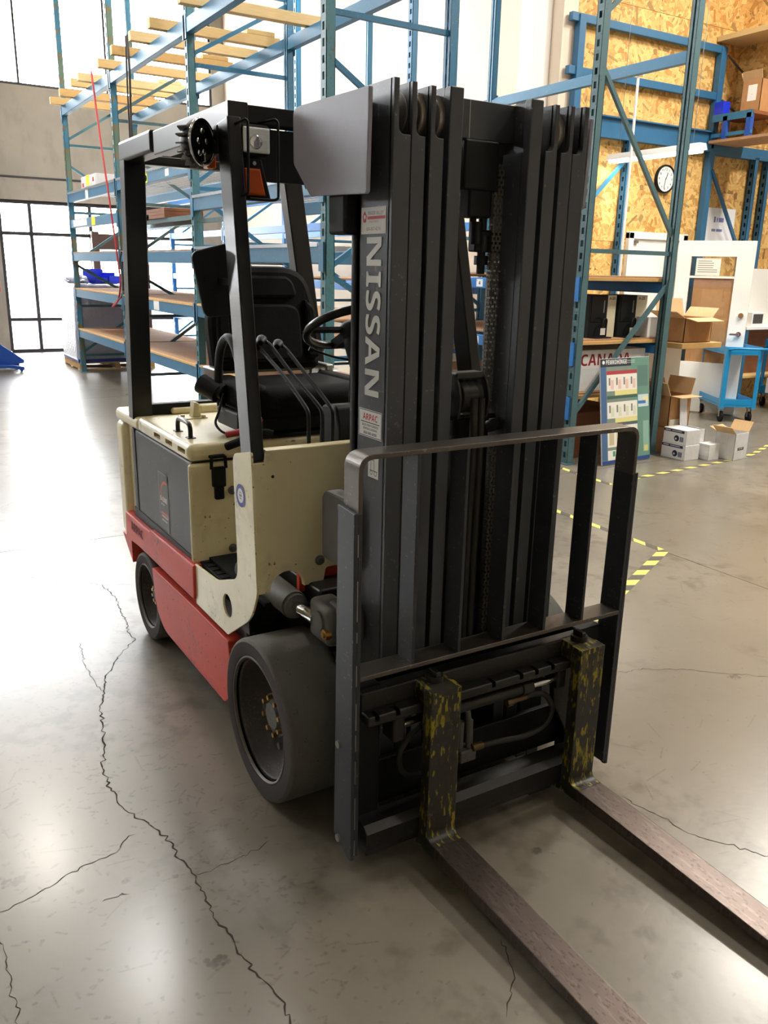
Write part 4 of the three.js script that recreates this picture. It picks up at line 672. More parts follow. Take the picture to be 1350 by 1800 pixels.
obj('side_marker', B(-0.545, -0.515, 1.925, 1.985, -0.87, -0.83, 0.006), M.amber, lift, 'small bright amber lamp');
const mir = group('rear_panel_mirror', lift);
obj('panel', flat(ext(rounded([[-0.07, -0.1], [0.07, -0.11], [0.055, 0.11], [-0.075, 0.1]], 0.025), 0.016, 'xy', 0, 0.004)).rotateZ(0.18).rotateX(0.05).translate(-0.51, 1.6, -0.86), M.plastic, mir, 'rounded black panel');
obj('arm', [bar([-0.51, 1.6, -0.86], [-0.51, 1.6, -0.72], 0.02, 0.02), cyl([-0.556, 1.605, -0.842], [-0.556, 1.605, -0.835], 0.008, 8)], M.black, mir);
// ---- seat
const seat = group('seat', lift);
{
  const back = rounded([[-0.24, -0.2], [0.24, -0.2], [0.25, 0.02], [0.21, 0.19], [0.13, 0.235], [-0.13, 0.235], [-0.21, 0.19], [-0.25, 0.02]], [0.05, 0.05, 0.08, 0.07, 0.05, 0.05, 0.07, 0.08]);
  const lean = (g) => flat(g).rotateX(-0.16).translate(-0.03, 1.415, -1.63);
  obj('backrest', lean(ext(back, 0.1, 'xy', -0.06, 0.03)), M.vinyl, seat);
  obj('back_cushion', [lean(ext(rounded([[-0.15, -0.16], [0.15, -0.16], [0.15, 0.05], [0.11, 0.075], [-0.11, 0.075], [-0.15, 0.05]], 0.04), 0.03, 'xy', 0.03, 0.012)), lean(ext(rounded([[-0.15, 0.1], [0.15, 0.1], [0.12, 0.19], [-0.12, 0.19]], 0.04), 0.028, 'xy', 0.03, 0.012)), lean(ext(rounded([[-0.23, -0.15], [-0.17, -0.15], [-0.17, 0.1], [-0.22, 0.06]], 0.02), 0.034, 'xy', 0.03, 0.012)), lean(ext(rounded([[0.17, -0.15], [0.23, -0.15], [0.22, 0.06], [0.17, 0.1]], 0.02), 0.034, 'xy', 0.03, 0.012))], M.vinyl, seat);
  obj('cushion', [B(-0.27, 0.22, 1.09, 1.215, -1.56, -1.14, 0.055, 5), B(-0.29, -0.2, 1.1, 1.225, -1.54, -1.16, 0.04, 4), B(0.15, 0.25, 1.1, 1.225, -1.54, -1.16, 0.04, 4)], M.vinyl, seat);
  obj('seat_base', [B(-0.22, 0.2, 1.035, 1.1, -1.5, -1.2, 0.01), B(-0.25, 0.22, 1.02, 1.036, -1.55, -1.17, 0.004)], M.black, seat);
  obj('recline_bracket', B(-0.3, -0.26, 1.12, 1.25, -1.64, -1.5, 0.01), M.steel, seat);
  obj('recline_bracket', [B(0.2, 0.24, 1.12, 1.25, -1.64, -1.5, 0.01), cyl([0.2, 1.2, -1.55], [0.28, 1.2, -1.55], 0.025, 16)], M.steel, seat);
}
const hip = group('hip_restraint', lift);
obj('side_bow', [tube([[-0.3, 1.08, -1.42], [-0.31, 1.2, -1.43], [-0.31, 1.33, -1.4], [-0.31, 1.385, -1.33], [-0.31, 1.37, -1.26], [-0.31, 1.28, -1.2], [-0.31, 1.14, -1.18], [-0.3, 1.05, -1.2]], 0.017, 60, 10), B(-0.325, -0.29, 1.05, 1.12, -1.42, -1.2, 0.01)], M.plastic, hip);
obj('end_cup', [cyl([-0.32, 1.165, -1.41], [-0.365, 1.2, -1.475], 0.036, 28, 0.04), cyl([-0.3, 1.17, -1.4], [-0.32, 1.18, -1.43], 0.03, 16)], M.plastic, hip);
obj('cable', tube([[-0.31, 1.17, -1.38], [-0.34, 1.1, -1.36], [-0.36, 1.06, -1.34], [-0.34, 1.03, -1.3], [-0.28, 1.03, -1.28], [-0.22, 1.03, -1.32]], 0.005, 40, 6), M.hose, hip);
obj('battery_cable', [tube([[-0.4, 1.06, -1.12], [-0.36, 1.075, -1.08], [-0.32, 1.1, -1.05], [-0.3, 1.12, -1.06], [-0.33, 1.1, -1.1]], 0.012, 40, 10)], M.redcable, lift);
obj('battery_cable', [tube([[-0.41, 1.02, -1.1], [-0.36, 1.05, -1.05], [-0.3, 1.075, -1.02], [-0.27, 1.07, -1.0]], 0.015, 40, 10)], M.rubber, lift);
// ---- steering wheel and dash
const sw = group('steering_wheel', lift);
{
  const P = (g) => flat(g).rotateX(-2.05).translate(0.035, 1.443, -0.985);
  obj('rim', P(new THREE.TorusGeometry(0.165, 0.0155, 14, 60)), M.blackgloss, sw);
  obj('spoke', [P(bar([0, 0, -0.01], [-0.16, 0.02, 0], 0.03, 0.012, [0, 0, 1])), P(bar([0, 0, -0.01], [0.16, 0.02, 0], 0.03, 0.012, [0, 0, 1])), P(bar([0, 0, -0.01], [0, 0.16, 0], 0.03, 0.012, [1, 0, 0]))], M.black, sw);
  obj('hub', P(lathe([[0.001, 0.02], [0.03, 0.018], [0.045, 0.0], [0.045, -0.03], [0.03, -0.06]], 'z', [0, 0, 0], 24)), M.black, sw);
  obj('column', cyl([0.035, 1.4, -0.96], [0.02, 1.08, -0.78], 0.04, 20, 0.028), M.plastic, sw);
}
obj('direction_stalk', [tube([[0.01, 1.33, -0.93], [-0.06, 1.345, -0.95], [-0.13, 1.37, -0.97]], 0.004, 20, 8), cyl([-0.125, 1.367, -0.97], [-0.14, 1.373, -0.973], 0.008, 10)], M.black, lift);
obj('dash_console', [ext(rounded([[-0.84, 0.9], [-0.69, 0.9], [-0.69, 1.13], [-0.72, 1.21], [-0.82, 1.2], [-0.84, 1.1]], 0.02), 0.4, 'zy', -0.17, 0.008), ext(rounded([[-0.9, 1.1], [-0.76, 1.1], [-0.8, 1.32], [-0.88, 1.33]], 0.02), 0.14, 'zy', -0.03, 0.01)], M.plastic, lift);
// ---- hydraulic levers
[[-0.3, -0.31, 1.375, -1.02, 0], [-0.251, -0.292, 1.398, -1.0, 1], [-0.214, -0.23, 1.382, -1.0, 1]].forEach(([x, xt, yt, zt, k]) => {
  const l = group('hydraulic_lever', lift);
  obj('rod', tube([[x, 0.9, -0.66], [x, 1.16, -0.655], [x, 1.205, -0.66], [x + (xt - x) * 0.12, 1.232, -0.7], [x + (xt - x) * 0.5, 1.305, -0.84], [x + (xt - x) * 0.92, yt - 0.012, zt + 0.035], [xt, yt, zt]], 0.0066, 60, 10, 0.3), M.black, l);
  obj('knob', lathe([[0.001, 0.02], [0.014, 0.018], [0.019, 0.008], [0.018, -0.01], [0.011, -0.028], [0.007, -0.03]], 'z', [0, 0, 0], 20).rotateX(-0.2).rotateY(2.6).translate(xt - 0.012, yt + 0.003, zt - 0.012), M.black, l);
});

// ================================================================ THINGS IN AND AROUND THE RACKS
const labelTex = (lines, bg = '#f2f2f0', fg = '#303030', w = 128, h = 128, font = 'bold 26px sans-serif') => canvasTex(w, h, (x) => { x.fillStyle = bg; x.fillRect(0, 0, w, h); x.fillStyle = fg; x.font = font; x.textAlign = 'center'; lines.forEach((t, i) => x.fillText(t, w / 2, h * (i + 0.7) / Math.max(1, lines.length), w - 8)); });
M.tagyellow = S({ color: 0xf4f000, roughness: 0.6 });
M.tagwhite = S({ color: 0xf4f4f2, roughness: 0.6 });
for (const [y, z, h, w, m] of [[2.545, -10.82, 0.14, 0.16, M.tagwhite], [2.545, -8.05, 0.11, 0.17, M.tagyellow], [2.545, -7.27, 0.07, 0.12, M.tagwhite], [2.185, -11.35, 0.09, 0.85, M.tagwhite], [2.185, -10.55, 0.11, 0.2, M.tagyellow], [1.2, -7.87, 0.1, 0.2, M.tagwhite]]) obj('shelf_tag', BB(1.3782, y, z, 0.001, h, w), m, rack1, m === M.tagyellow ? 'yellow tag' : 'white tag');
{ // wrapped goods on a pallet beyond the rack end
  const p = thing('wooden_pallet', 'wooden pallet under the plastic wrapped goods at the rack end', 'pallet', [1.98, 0, -12.72]);
  for (let i = 0; i < 7; i++) obj('deck_board', B(-0.6, 0.6, 0.1, 0.122, -0.56 + i * 0.163, -0.44 + i * 0.163, 0.003), M.lumber[i % 3], p);
  for (const x of [-0.56, 0, 0.56]) obj('stringer', B(x - 0.035, x + 0.035, 0.022, 0.1, -0.58, 0.58, 0.003), M.lumber[1], p);
  for (const z of [-0.52, 0, 0.52]) obj('bottom_board', B(-0.6, 0.6, 0, 0.022, z - 0.06, z + 0.06, 0.003), M.lumber[2], p);
  const g = flat(new RoundedBoxGeometry(1.16, 1.2, 1.1, 5, 0.06)).translate(0, 0.6, 0), q = g.attributes.position;
  for (let i = 0; i < q.count; i++) { const x = q.getX(i), y = q.getY(i), z = q.getZ(i), n = 0.03 * (vnoise(x * 7 + 20, y * 6 + z * 5 + 40, 512, 5) - 0.5); q.setXYZ(i, x * (1 + n) - 0.02 * Math.sin(y * 9), y, z * (1 + n)); }
  g.computeVertexNormals(); const wgt = thing('wrapped_goods', 'tall stack wrapped in clear plastic film standing on the wooden pallet', 'wrapped load', [1.96, 0.123, -12.72]);
  obj('film', g, M.wrap, wgt); obj('base_tray', B(-0.585, 0.585, 0, 0.05, -0.555, 0.555, 0.004), S({ color: 0x2a3f9a, roughness: 0.5 }), wgt, 'blue tray edge at the bottom');
  const bin = thing('plastic_bin', 'blue open-front plastic bins thrown on top of the wrapped goods', 'bin', [1.86, 1.325, -12.5], 0.5);
  obj('floor_panel', B(-0.2, 0.2, 0.03, 0.04, -0.14, 0.14), M.bluebin, bin); obj('wall', [B(-0.2, -0.19, 0.03, 0.2, -0.14, 0.14), B(0.19, 0.2, 0.03, 0.17, -0.14, 0.14), B(-0.2, 0.2, 0.03, 0.22, -0.14, -0.13), B(-0.2, 0.2, 0.03, 0.09, 0.13, 0.14)], M.bluebin, bin); obj('second_bin', [B(0.06, 0.34, 0.0, 0.01, -0.1, 0.16), B(0.06, 0.07, 0.0, 0.12, -0.1, 0.16), B(0.33, 0.34, 0.0, 0.12, -0.1, 0.16), B(0.06, 0.34, 0.0, 0.12, 0.15, 0.16), B(-0.19, 0.0, 0, 0.03, -0.1, 0.1)].map((b) => flat(b)), M.bluebin, bin);
  const bag = flat(new THREE.IcosahedronGeometry(0.14, 4)), bp = bag.attributes.position; for (let i = 0; i < bp.count; i++) { const x = bp.getX(i), y = bp.getY(i), z = bp.getZ(i), n = 0.75 + 0.5 * vnoise(x * 22 + 30, y * 22 + z * 17 + 60, 512, 8); bp.setXYZ(i, x * n * 1.3, Math.max(-0.05, y * n * 0.6), z * n); } bag.computeVertexNormals();
  tag(obj('plastic_bag', bag.translate(1.5, 1.375, -12.36), M.wrap), 'crumpled clear plastic bag beside the blue bins on the wrapped goods', 'bag');
}
{ const t = thing('carton', 'white carton closed with bright yellow tape high on the rack', 'carton', [1.62, 2.626, -11.0]); obj('body', B(-0.17, 0.17, 0, 0.17, -0.42, 0.42, 0.003), M.whitecard, t); obj('tape_band', [B(-0.172, 0.172, 0.171, 0.173, -0.1, 0.08), B(-0.1722, -0.171, 0.04, 0.172, -0.1, 0.08)], M.tagyellow, t, 'yellow tape'); obj('print', [BB(-0.171, 0.06, -0.3, 0.001, 0.05, 0.1), BB(-0.171, 0.1, 0.3, 0.001, 0.05, 0.08)], M.redpaint, t); }
tag(obj('air_hose', [tube([[1.31, 3.88, -9.82], [1.315, 3.2, -9.65], [1.32, 2.4, -9.4], [1.33, 1.75, -9.24], [1.335, 1.55, -9.2]], 0.012, 60, 8), tube([[1.335, 1.55, -9.2], [1.33, 1.4, -9.16], [1.325, 1.2, -9.3], [1.32, 1.1, -9.6], [1.325, 1.16, -9.45], [1.33, 1.24, -9.16]], 0.011, 60, 8)], M.redcable), 'red air hose hanging down the front of the pallet rack', 'hose');
tag(obj('power_cable', [tube([[1.325, 3.97, -8.22], [1.32, 3.6, -8.2], [1.33, 3.2, -8.28], [1.33, 2.75, -8.31]], 0.012, 30, 6), tube([[1.32, 3.97, -8.27], [1.31, 3.5, -8.28], [1.32, 3.0, -8.33], [1.33, 2.78, -8.34]], 0.01, 30, 6)], M.darkcable), 'dark electric cables dangling from the top rack beam', 'cable');
tag(obj('cable_coil', tube([[1.35, 1.78, -9.1], [1.32, 1.65, -9.1], [1.33, 1.5, -9.04], [1.33, 1.32, -9.06], [1.35, 1.5, -9.12]], 0.012, 40, 6), M.darkcable), 'short dark cable looped on the rack post beside the red hose', 'cable');
{ // stacker at the far left edge
  const t = thing('pallet_stacker', 'blue pallet stacker with red cover by the far windows', 'stacker', [0.1, 0, -12.6]);
  obj('leg', [ext(poly([[-0.3, 0.06], [0.28, 0.06], [0.5, 0.02], [0.5, 0.07], [0.34, 0.1], [-0.3, 0.12]]), 0.09, 'xy', 0.18, 0.004), cyl([0.46, 0.02, 0.18], [0.46, 0.02, 0.27], 0.02, 12)], M.stackblue, t);
  obj('leg', [ext(poly([[-0.3, 0.06], [0.28, 0.06], [0.5, 0.02], [0.5, 0.07], [0.34, 0.1], [-0.3, 0.12]]), 0.09, 'xy', -0.3, 0.004), cyl([0.46, 0.02, -0.3], [0.46, 0.02, -0.21], 0.02, 12)], M.stackblue, t);
  obj('body', [ext(poly([[-0.5, 0.08], [0.1, 0.08], [0.52, 0.12], [0.52, 0.17], [0.12, 0.48], [-0.5, 0.5]]), 0.5, 'xy', -0.32, 0.01)], M.stackblue, t);
  obj('cover', B(-0.5, 0.3, 1.18, 1.4, -0.3, 0.1, 0.02), M.redpaint, t); obj('cap', lathe([[0.001, 0.06], [0.05, 0.05], [0.07, 0]], 'y', [0.25, 1.4, 0], 20), M.yellow, t); obj('mast_post', [B(-0.42, -0.34, 0.45, 1.9, -0.3, -0.22), B(-0.42, -0.34, 0.45, 1.9, 0.1, 0.18)], M.stackblue, t); obj('cover_stand', B(-0.4, 0.1, 0.48, 1.19, -0.2, 0.0, 0.01), M.stackblue, t);
  for (const z of [-0.25, 0.22]) obj('wheel', cyl([-0.3, 0.06, z - 0.03], [-0.3, 0.06, z + 0.03], 0.06, 18), M.rubber, t);
}
// ---- near end of the second rack: boxes seen through the end frame
function box(name, label, cat, x0, x1, y0, y1, z0, z1, mat, grp, faces = []) {
  const t = thing(name, label, cat, [(x0 + x1) / 2, y0, (z0 + z1) / 2], 0, grp), w = (x1 - x0) / 2, d = (z1 - z0) / 2, h = y1 - y0;
  obj('body', B(-w, w, 0, h, -d, d, 0.003), mat, t);
  for (const [nm, tex, side, a, b, pw, ph] of faces) { const c = side === 'z+' ? [a * w, b * h, d + 0.0008] : side === 'x-' ? [-w - 0.0008, b * h, a * d] : [a * w, h + 0.0008, b * d]; decal(nm, tex, c, pw, ph, side, t, {}); }
  return t;
}
const aTex = (t) => labelTex([t], '#d9d1b5', '#26241e', 128, 64, 'bold 46px sans-serif');
for (const [k, x] of [[0, 4.1], [1, 4.47]]) {
  const t = thing('black_cabinet', k ? 'black appliance with bent spout between the two cream cartons' : 'black appliance with bent spout at the end beside the rack upright', 'appliance', [x + 0.11, 1.086, -4.0], 0);
  obj('body', B(-0.11, 0.11, 0, 0.375, -0.15, 0.1, 0.008), M.plastic, t); obj('front_panel', B(-0.095, 0.095, 0.14, 0.365, 0.1, 0.106, 0.003), M.blackgloss, t); obj('light_strip', B(0.05, 0.062, 0.22, 0.33, 0.106, 0.109), M.steel, t);
  obj('spout', tube([[0.08, 0.01, 0.13], [0.08, 0.1, 0.13], [0.07, 0.16, 0.14], [0.03, 0.17, 0.15], [0.0, 0.13, 0.16], [-0.01, 0.06, 0.16]], 0.008, 30, 8), M.black, t); obj('base_tray', B(-0.1, 0.1, 0, 0.012, 0.1, 0.19, 0.004), M.black, t); decal('price_tag', labelTex(['○'], '#cfcbc2', '#555', 48, 48), [0.0, 0.06, 0.172], 0.06, 0.06, 'z+', t, {}, 'small pale tag');
}
box('carton', 'cream carton lettered A-26 between the two black appliances', 'carton', 4.345, 4.455, 1.086, 1.46, -4.25, -3.93, M.creamcard, null, [['print', aTex('A-26'), 'z+', 0, 0.92, 0.1, 0.05]]);
box('carton', 'cream carton lettered A-25 at the end of the upper shelf', 'carton', 4.72, 4.86, 1.086, 1.46, -4.25, -3.93, M.creamcard, null, [['print', aTex('A-25'), 'z+', -0.1, 0.92, 0.11, 0.05]]);
box('carton', 'small white carton with red and black print near the cream carton', 'carton', 4.73, 4.86, 1.086, 1.27, -3.925, -3.78, M.whitecard, null, [['print', labelTex(['▬▬', '●●'], '#f0ece8', '#c04038', 96, 96), 'z+', 0, 0.5, 0.11, 0.16]]);
box('carton', 'wide white carton lettered in red under the shelf edge', 'carton', 3.85, 4.79, 0.616, 0.985, -4.5, -3.83, M.whitecard, null, [['print', canvasTex(512, 160, (x, w, h) => { x.fillStyle = '#e6e2de'; x.fillRect(0, 0, w, h); x.fillStyle = '#8e2028'; x.font = 'bold 150px sans-serif'; x.textAlign = 'center'; x.fillText('CANADA', w / 2, 132, w - 20); }), 'z+', -0.08, 0.76, 0.66, 0.15]]);
box('storage_box', 'dark brown box on the floor below the lowest shelf', 'box', 3.9, 4.7, 0, 0.42, -4.5, -3.85, M.brownboard);
{ // poster board leaning on the end frame
  const t = thing('poster_board', 'hinge catalogue board leaning against the grey rack frame', 'poster', [4.315, 0.006, -3.49], 0); t.rotation.set(-0.145, 0.05, 0, 'YXZ');
  const tex = canvasTex(512, 730, (x, w, h) => {
    const R = (c, a, b, e, f) => { x.fillStyle = c; x.fillRect(a * w, b * h, e * w, f * h); };
    R('#7d8f86', 0, 0, 1, 1); R('#4d6b96', 0.0, 0.06, 0.11, 0.9); R('#343a40', 0, 0, 0.86, 0.075); R('#6a9284', 0.62, 0.0, 0.38, 1); R('#5f7f78', 0.75, 0.08, 0.22, 0.2);
    x.fillStyle = '#eeeeee'; x.font = 'bold 42px sans-serif'; x.fillText('PEMKOHINGE', 54, 39, 220); x.beginPath(); x.arc(32, 24, 13, 0, 7); x.fill(); x.font = '9px sans-serif'; x.fillText('CONTINUOUS HINGES', 270, 22); x.fillText('PRODUCT SELECTION', 270, 36);
    R('#b0454c', 0.12, 0.115, 0.62, 0.035);
    for (const [y, c] of [[0.15, '#e8c4bc'], [0.41, '#d8dcc4']]) { R('#ece8de', 0.12, y, 0.62, 0.155); for (let i = 0; i < 4; i++) { R('#7c7c7c', 0.16 + i * 0.15, y + 0.03, 0.03, 0.07); R(c, 0.2 + i * 0.15, y + 0.05, 0.06, 0.09); } R('#e4dc94', 0.28, y + 0.155, 0.46, 0.045); R('#48635a', 0.12, y + 0.2, 0.62, 0.03); }
    R('#c96a4a', 0.12, 0.62, 0.31, 0.02); R('#5a6470', 0.43, 0.62, 0.31, 0.02); R('#ece8de', 0.12, 0.64, 0.62, 0.2); for (let i = 0; i < 4; i++) R('#c8bc9c', 0.15 + i * 0.15, 0.68, 0.1, 0.14); R('#ece8de', 0.12, 0.87, 0.24, 0.1); R('#4f9a78', 0.22, 0.88, 0.05, 0.05); R('#c8dce4', 0.76, 0.36, 0.22, 0.12); R('#e8e2b0', 0.86, 0.38, 0.12, 0.05); R('#4a78b4', 0.76, 0.42, 0.16, 0.03); R('#8fb4a6', 0.86, 0.62, 0.12, 0.3); R('#d8cc80', 0.88, 0.86, 0.08, 0.06); R('#2c4c8c', 0.0, 0.965, 1, 0.035);
  });
  obj('board', B(-0.325, 0.325, 0, 0.935, -0.012, 0, 0.002), M.whitecard, t); decal('print', tex, [0, 0.4675, 0.0008], 0.645, 0.93, 'z+', t, { rough: 0.35 });
}
// ---- cartons on the floor beside the end frame
function openCarton(name, label, x, y, z, w, h, d, turn, mat, inner, flaps, faces = []) { // four walls, bottom, flaps: [side, angle, length]
  const t = thing(name, label, 'carton', [x, y, z], turn), k = 0.006;
  obj('body', [B(-w, w, 0, k, -d, d), B(-w, -w + k, 0, h, -d, d), B(w - k, w, 0, h, -d, d), B(-w, w, 0, h, -d, -d + k), B(-w, w, 0, h, d - k, d)], mat, t);
  for (const [s, a, L] of flaps) { const along = s[0] === 'x' ? d : w, g = BB(0, L / 2, 0, s[0] === 'x' ? k : along * 1.96, L, s[0] === 'x' ? along * 1.96 : k), f = flat(g); if (s === 'x+') f.rotateZ(-a).translate(w - k / 2, h, 0); if (s === 'x-') f.rotateZ(a).translate(-w + k / 2, h, 0); if (s === 'z+') f.rotateX(a).translate(0, h, d - k / 2); if (s === 'z-') f.rotateX(-a).translate(0, h, -d + k / 2); obj('flap', f, inner, t); }
  for (const [nm, tex, side, a, b, pw, ph] of faces) decal(nm, tex, side === 'z+' ? [a * w, b * h, d + 0.001] : [-w - 0.001, b * h, a * d], pw, ph, side, t);
  return t;
}
const helmet = canvasTex(256, 128, (x, w, h) => { x.fillStyle = '#ececee'; x.fillRect(0, 0, w, h); x.fillStyle = '#2c2f52'; x.fillRect(0, 4, w * 0.9, 24); x.fillStyle = '#d8d8e4'; x.fillRect(16, 11, 60, 9); x.fillRect(90, 12, 110, 7); x.fillStyle = '#22264e'; x.beginPath(); x.arc(150, 80, 28, 0, 7); x.fill(); x.fillStyle = '#e0e2ee'; x.beginPath(); x.arc(142, 84, 10, 0, 7); x.fill(); x.fillStyle = '#3c4070'; x.fillRect(186, 62, 40, 44); x.fillStyle = '#dcdce6'; for (let i = 0; i < 4; i++) x.fillRect(190, 68 + i * 10, 30, 3); });
box('carton', 'closed brown carton on the floor under the open brown carton', 'carton', 4.95, 5.24, 0, 0.25, -3.92, -3.6, M.card);
openCarton('carton', 'tall brown carton with torn flaps standing on a closed carton', 5.095, 0.2505, -3.76, 0.145, 0.3, 0.155, 0, M.card, M.cardlight, [['z+', 1.6, 0.13], ['x-', 0.5, 0.14], ['x+', 0.25, 0.16], ['z-', 0.3, 0.13]], [['label', labelTex(['▤', '▨'], '#e4e0d0', '#807a5c', 64, 64), 'z+', -0.4, 0.12, 0.13, 0.08]]);
box('carton', 'white carton with dark blue print, lower of the stacked pair', 'carton', 4.85, 5.045, 0, 0.14, -3.565, -3.29, M.whitecard, null, [['print', helmet, 'x-', 0, 0.5, 0.27, 0.135]]);
box('carton', 'white carton with dark blue print, upper of the stacked pair', 'carton', 4.853, 5.042, 0.141, 0.28, -3.56, -3.295, M.whitecard, null, [['print', helmet, 'x-', 0, 0.5, 0.26, 0.13]]);
openCarton('carton', 'white carton with one long flap raised behind the stacked pair', 5.1, 0.0, -3.44, 0.05, 0.27, 0.11, 0, M.whitecard, M.whitecard, [['z-', 0.12, 0.26]], []);
box('carton', 'small closed white carton beside the stacked pair', 'carton', 5.07, 5.215, 0, 0.15, -3.325, -3.2, M.whitecard, null, [['print', labelTex(['▪'], '#ececee', '#2c2f52', 48, 64), 'x-', 0.1, 0.55, 0.1, 0.08]]);
openCarton('carton', 'white carton with open tan flaps and black printed word', 5.38, 0, -3.2, 0.11, 0.25, 0.1, 0.1, M.whitecard, M.cardlight, [['x-', 0.9, 0.11], ['x+', 0.6, 0.11], ['z-', 1.2, 0.09]], [['print', labelTex(['ECLINE'], '#151515', '#e8e8e8', 128, 32, 'bold 26px sans-serif'), 'z+', -0.05, 0.42, 0.1, 0.026]]);
{ // packing table with a carton
  const t = thing('packing_table', 'wooden packing table with white side panel beside the rack frame', 'table', [5.27, 0, -4.1]);
  obj('top', B(-0.29, 0.27, 0.99, 1.04, -0.5, 0.53, 0.004), M.lumber[1], t); obj('side_panel', [B(-0.27, -0.25, 0.3, 0.989, -0.45, 0.13)], M.doorwhite, t); for (const [x, z] of [[-0.23, -0.45], [0.22, -0.45], [-0.23, 0.0], [0.22, 0.0]]) obj('leg', B(x - 0.03, x + 0.03, 0, 0.989, z - 0.03, z + 0.03, 0.003), M.lumber[0], t); obj('front_panel', B(-0.25, 0.2, 0.45, 0.989, 0.115, 0.13), M.doorwhite, t);
  openCarton('carton', 'large brown carton with raised flaps on the packing table', 5.25, 1.0405, -3.8, 0.19, 0.225, 0.17, 0.0, M.card, M.cardlight, [['z-', 0.25, 0.17], ['x-', 1.15, 0.14], ['z+', 1.75, 0.14], ['x+', 0.75, 0.12]]);
}
// ---- utility carts
function cart(label, x, z, turn) {
  const t = thing('utility_cart', label, 'cart', [x, 0, z], turn), w = 0.205, d = 0.38;
  for (const [y, m] of [[0.2, M.cart], [0.8, M.cart]]) obj('tray', [B(-w, w, y, y + 0.006, -d, d), B(-w, w, y - 0.02, y + 0.07, d - 0.006, d, 0.002), B(-w, w, y - 0.02, y + 0.07, -d, -d + 0.006, 0.002), B(-w, -w + 0.006, y - 0.02, y + 0.07, -d, d, 0.002), B(w - 0.006, w, y - 0.02, y + 0.07, -d, d, 0.002)], m, t);
  for (const sx of [-1, 1]) for (const sz of [-1, 1]) {
    obj('leg', [B(sx > 0 ? w - 0.045 : -w - 0.003, sx > 0 ? w + 0.003 : -w + 0.045, 0.16, 0.86, sz > 0 ? d : -d - 0.004, sz > 0 ? d + 0.004 : -d), B(sx > 0 ? w : -w - 0.004, sx > 0 ? w + 0.004 : -w, 0.16, 0.86, sz > 0 ? d - 0.045 : -d, sz > 0 ? d : -d + 0.045)], M.cart, t);
    const c = obj('caster', [B(sx * (w - 0.04) - 0.03, sx * (w - 0.04) + 0.03, 0.155, 0.178, sz * (d - 0.06) - 0.03, sz * (d - 0.06) + 0.03), B(sx * (w - 0.04) - 0.022, sx * (w - 0.04) - 0.018, 0.06, 0.156, sz * (d - 0.06) - 0.02, sz * (d - 0.06) + 0.02), B(sx * (w - 0.04) + 0.018, sx * (w - 0.04) + 0.022, 0.06, 0.156, sz * (d - 0.06) - 0.02, sz * (d - 0.06) + 0.02)], M.steel, t);
    obj('wheel', cyl([sx * (w - 0.04) - 0.015, 0.062, sz * (d - 0.06)], [sx * (w - 0.04) + 0.015, 0.062, sz * (d - 0.06)], 0.062, 24), M.rubber, c);
  }
  obj('handle', tube([[w - 0.02, 0.84, d], [w + 0.02, 0.86, d + 0.1], [0.1, 0.86, d + 0.13], [-w + 0.1, 0.86, d + 0.1], [-w + 0.02, 0.84, d]], 0.012, 40, 8), M.cart, t);
}
cart('bright blue two-tray utility cart in front of the open white door', 7.345, -4.78, -0.55);
cart('bright blue two-tray utility cart beside the shelves, partly behind the first cart', 8.6, -4.8, -0.55);
box('carton', 'grey printed carton on the lower tray of the second blue cart', 'carton', 8.42, 8.62, 0.207, 0.4, -5.0, -4.85, M.whitecard, null, [['print', labelTex(['▦▦', '▤'], '#d8d8da', '#4a4a58', 96, 96), 'z+', 0, 0.5, 0.18, 0.17]]);
// ---- office wall: doors, clock, sign, blue structure, strip lamp
{
  const d1 = group('door_1'); struct(d1);
  for (const [a, b, c, e] of [[6.36, 6.44, 0, 2.12], [7.3, 7.38, 0, 2.12], [6.36, 7.38, 2.05, 2.13]]) obj('frame', B(a, b, c, e, ZO, ZO + 0.06, 0.004), M.doorwhite, d1);
  obj('leaf', B(6.44, 7.3, 0.01, 2.05, ZO, ZO + 0.03, 0.003), M.doorwhite, d1); obj('closer', B(6.46, 6.52, 2.0, 2.03, ZO + 0.03, ZO + 0.06), M.steel, d1);
  const d2 = group('door_2'); struct(d2); d2.position.set(7.13, 0, -5.55); d2.rotation.y = -Math.atan2(0.75, 0.445);
  const W = 0.872; for (const [a, b, c, e] of [[0, 0.16, 0.01, 2.05], [W - 0.2, W, 0.01, 2.05], [0.16, W - 0.2, 1.87, 2.05], [0.16, W - 0.2, 0.01, 0.62]]) obj('stile', B(a, b, c, e, -0.022, 0.022, 0.002), M.doorwhite, d2);
  obj('pane', B(0.16, W - 0.2, 0.62, 1.87, -0.004, 0.004), M.glass, d2); obj('paper_blind', B(0.215, W - 0.205, 0.62, 1.62, -0.012, -0.008), M.card, d2, 'brown paper taped inside the glass'); obj('glazing_bar', B(0.16, W - 0.2, 1.62, 1.645, -0.01, 0.01), M.doorwhite, d2);
  decal('notice', canvasTex(128, 96, (x) => { x.fillStyle = '#f0e8dc'; x.fillRect(0, 0, 128, 96); x.fillStyle = '#8a8278'; for (let i = 0; i < 6; i++) x.fillRect(10, 14 + i * 12, 70 + 38 * H(i, 1, 2), 4); }), [0.36, 1.75, 0.006], 0.28, 0.2, 'z+', d2, {}, 'pale notice sheet');
  for (const y of [0.98, 1.2]) obj('lock', [cyl([W - 0.07, y, 0.02], [W - 0.07, y, 0.05], 0.03, 20)], M.chrome, d2); obj('lever', [cyl([W - 0.07, 0.98, 0.05], [W - 0.07, 0.98, 0.075], 0.012, 12), B(W - 0.17, W - 0.06, 0.965, 0.99, 0.068, 0.085, 0.006)], M.chrome, d2);
}
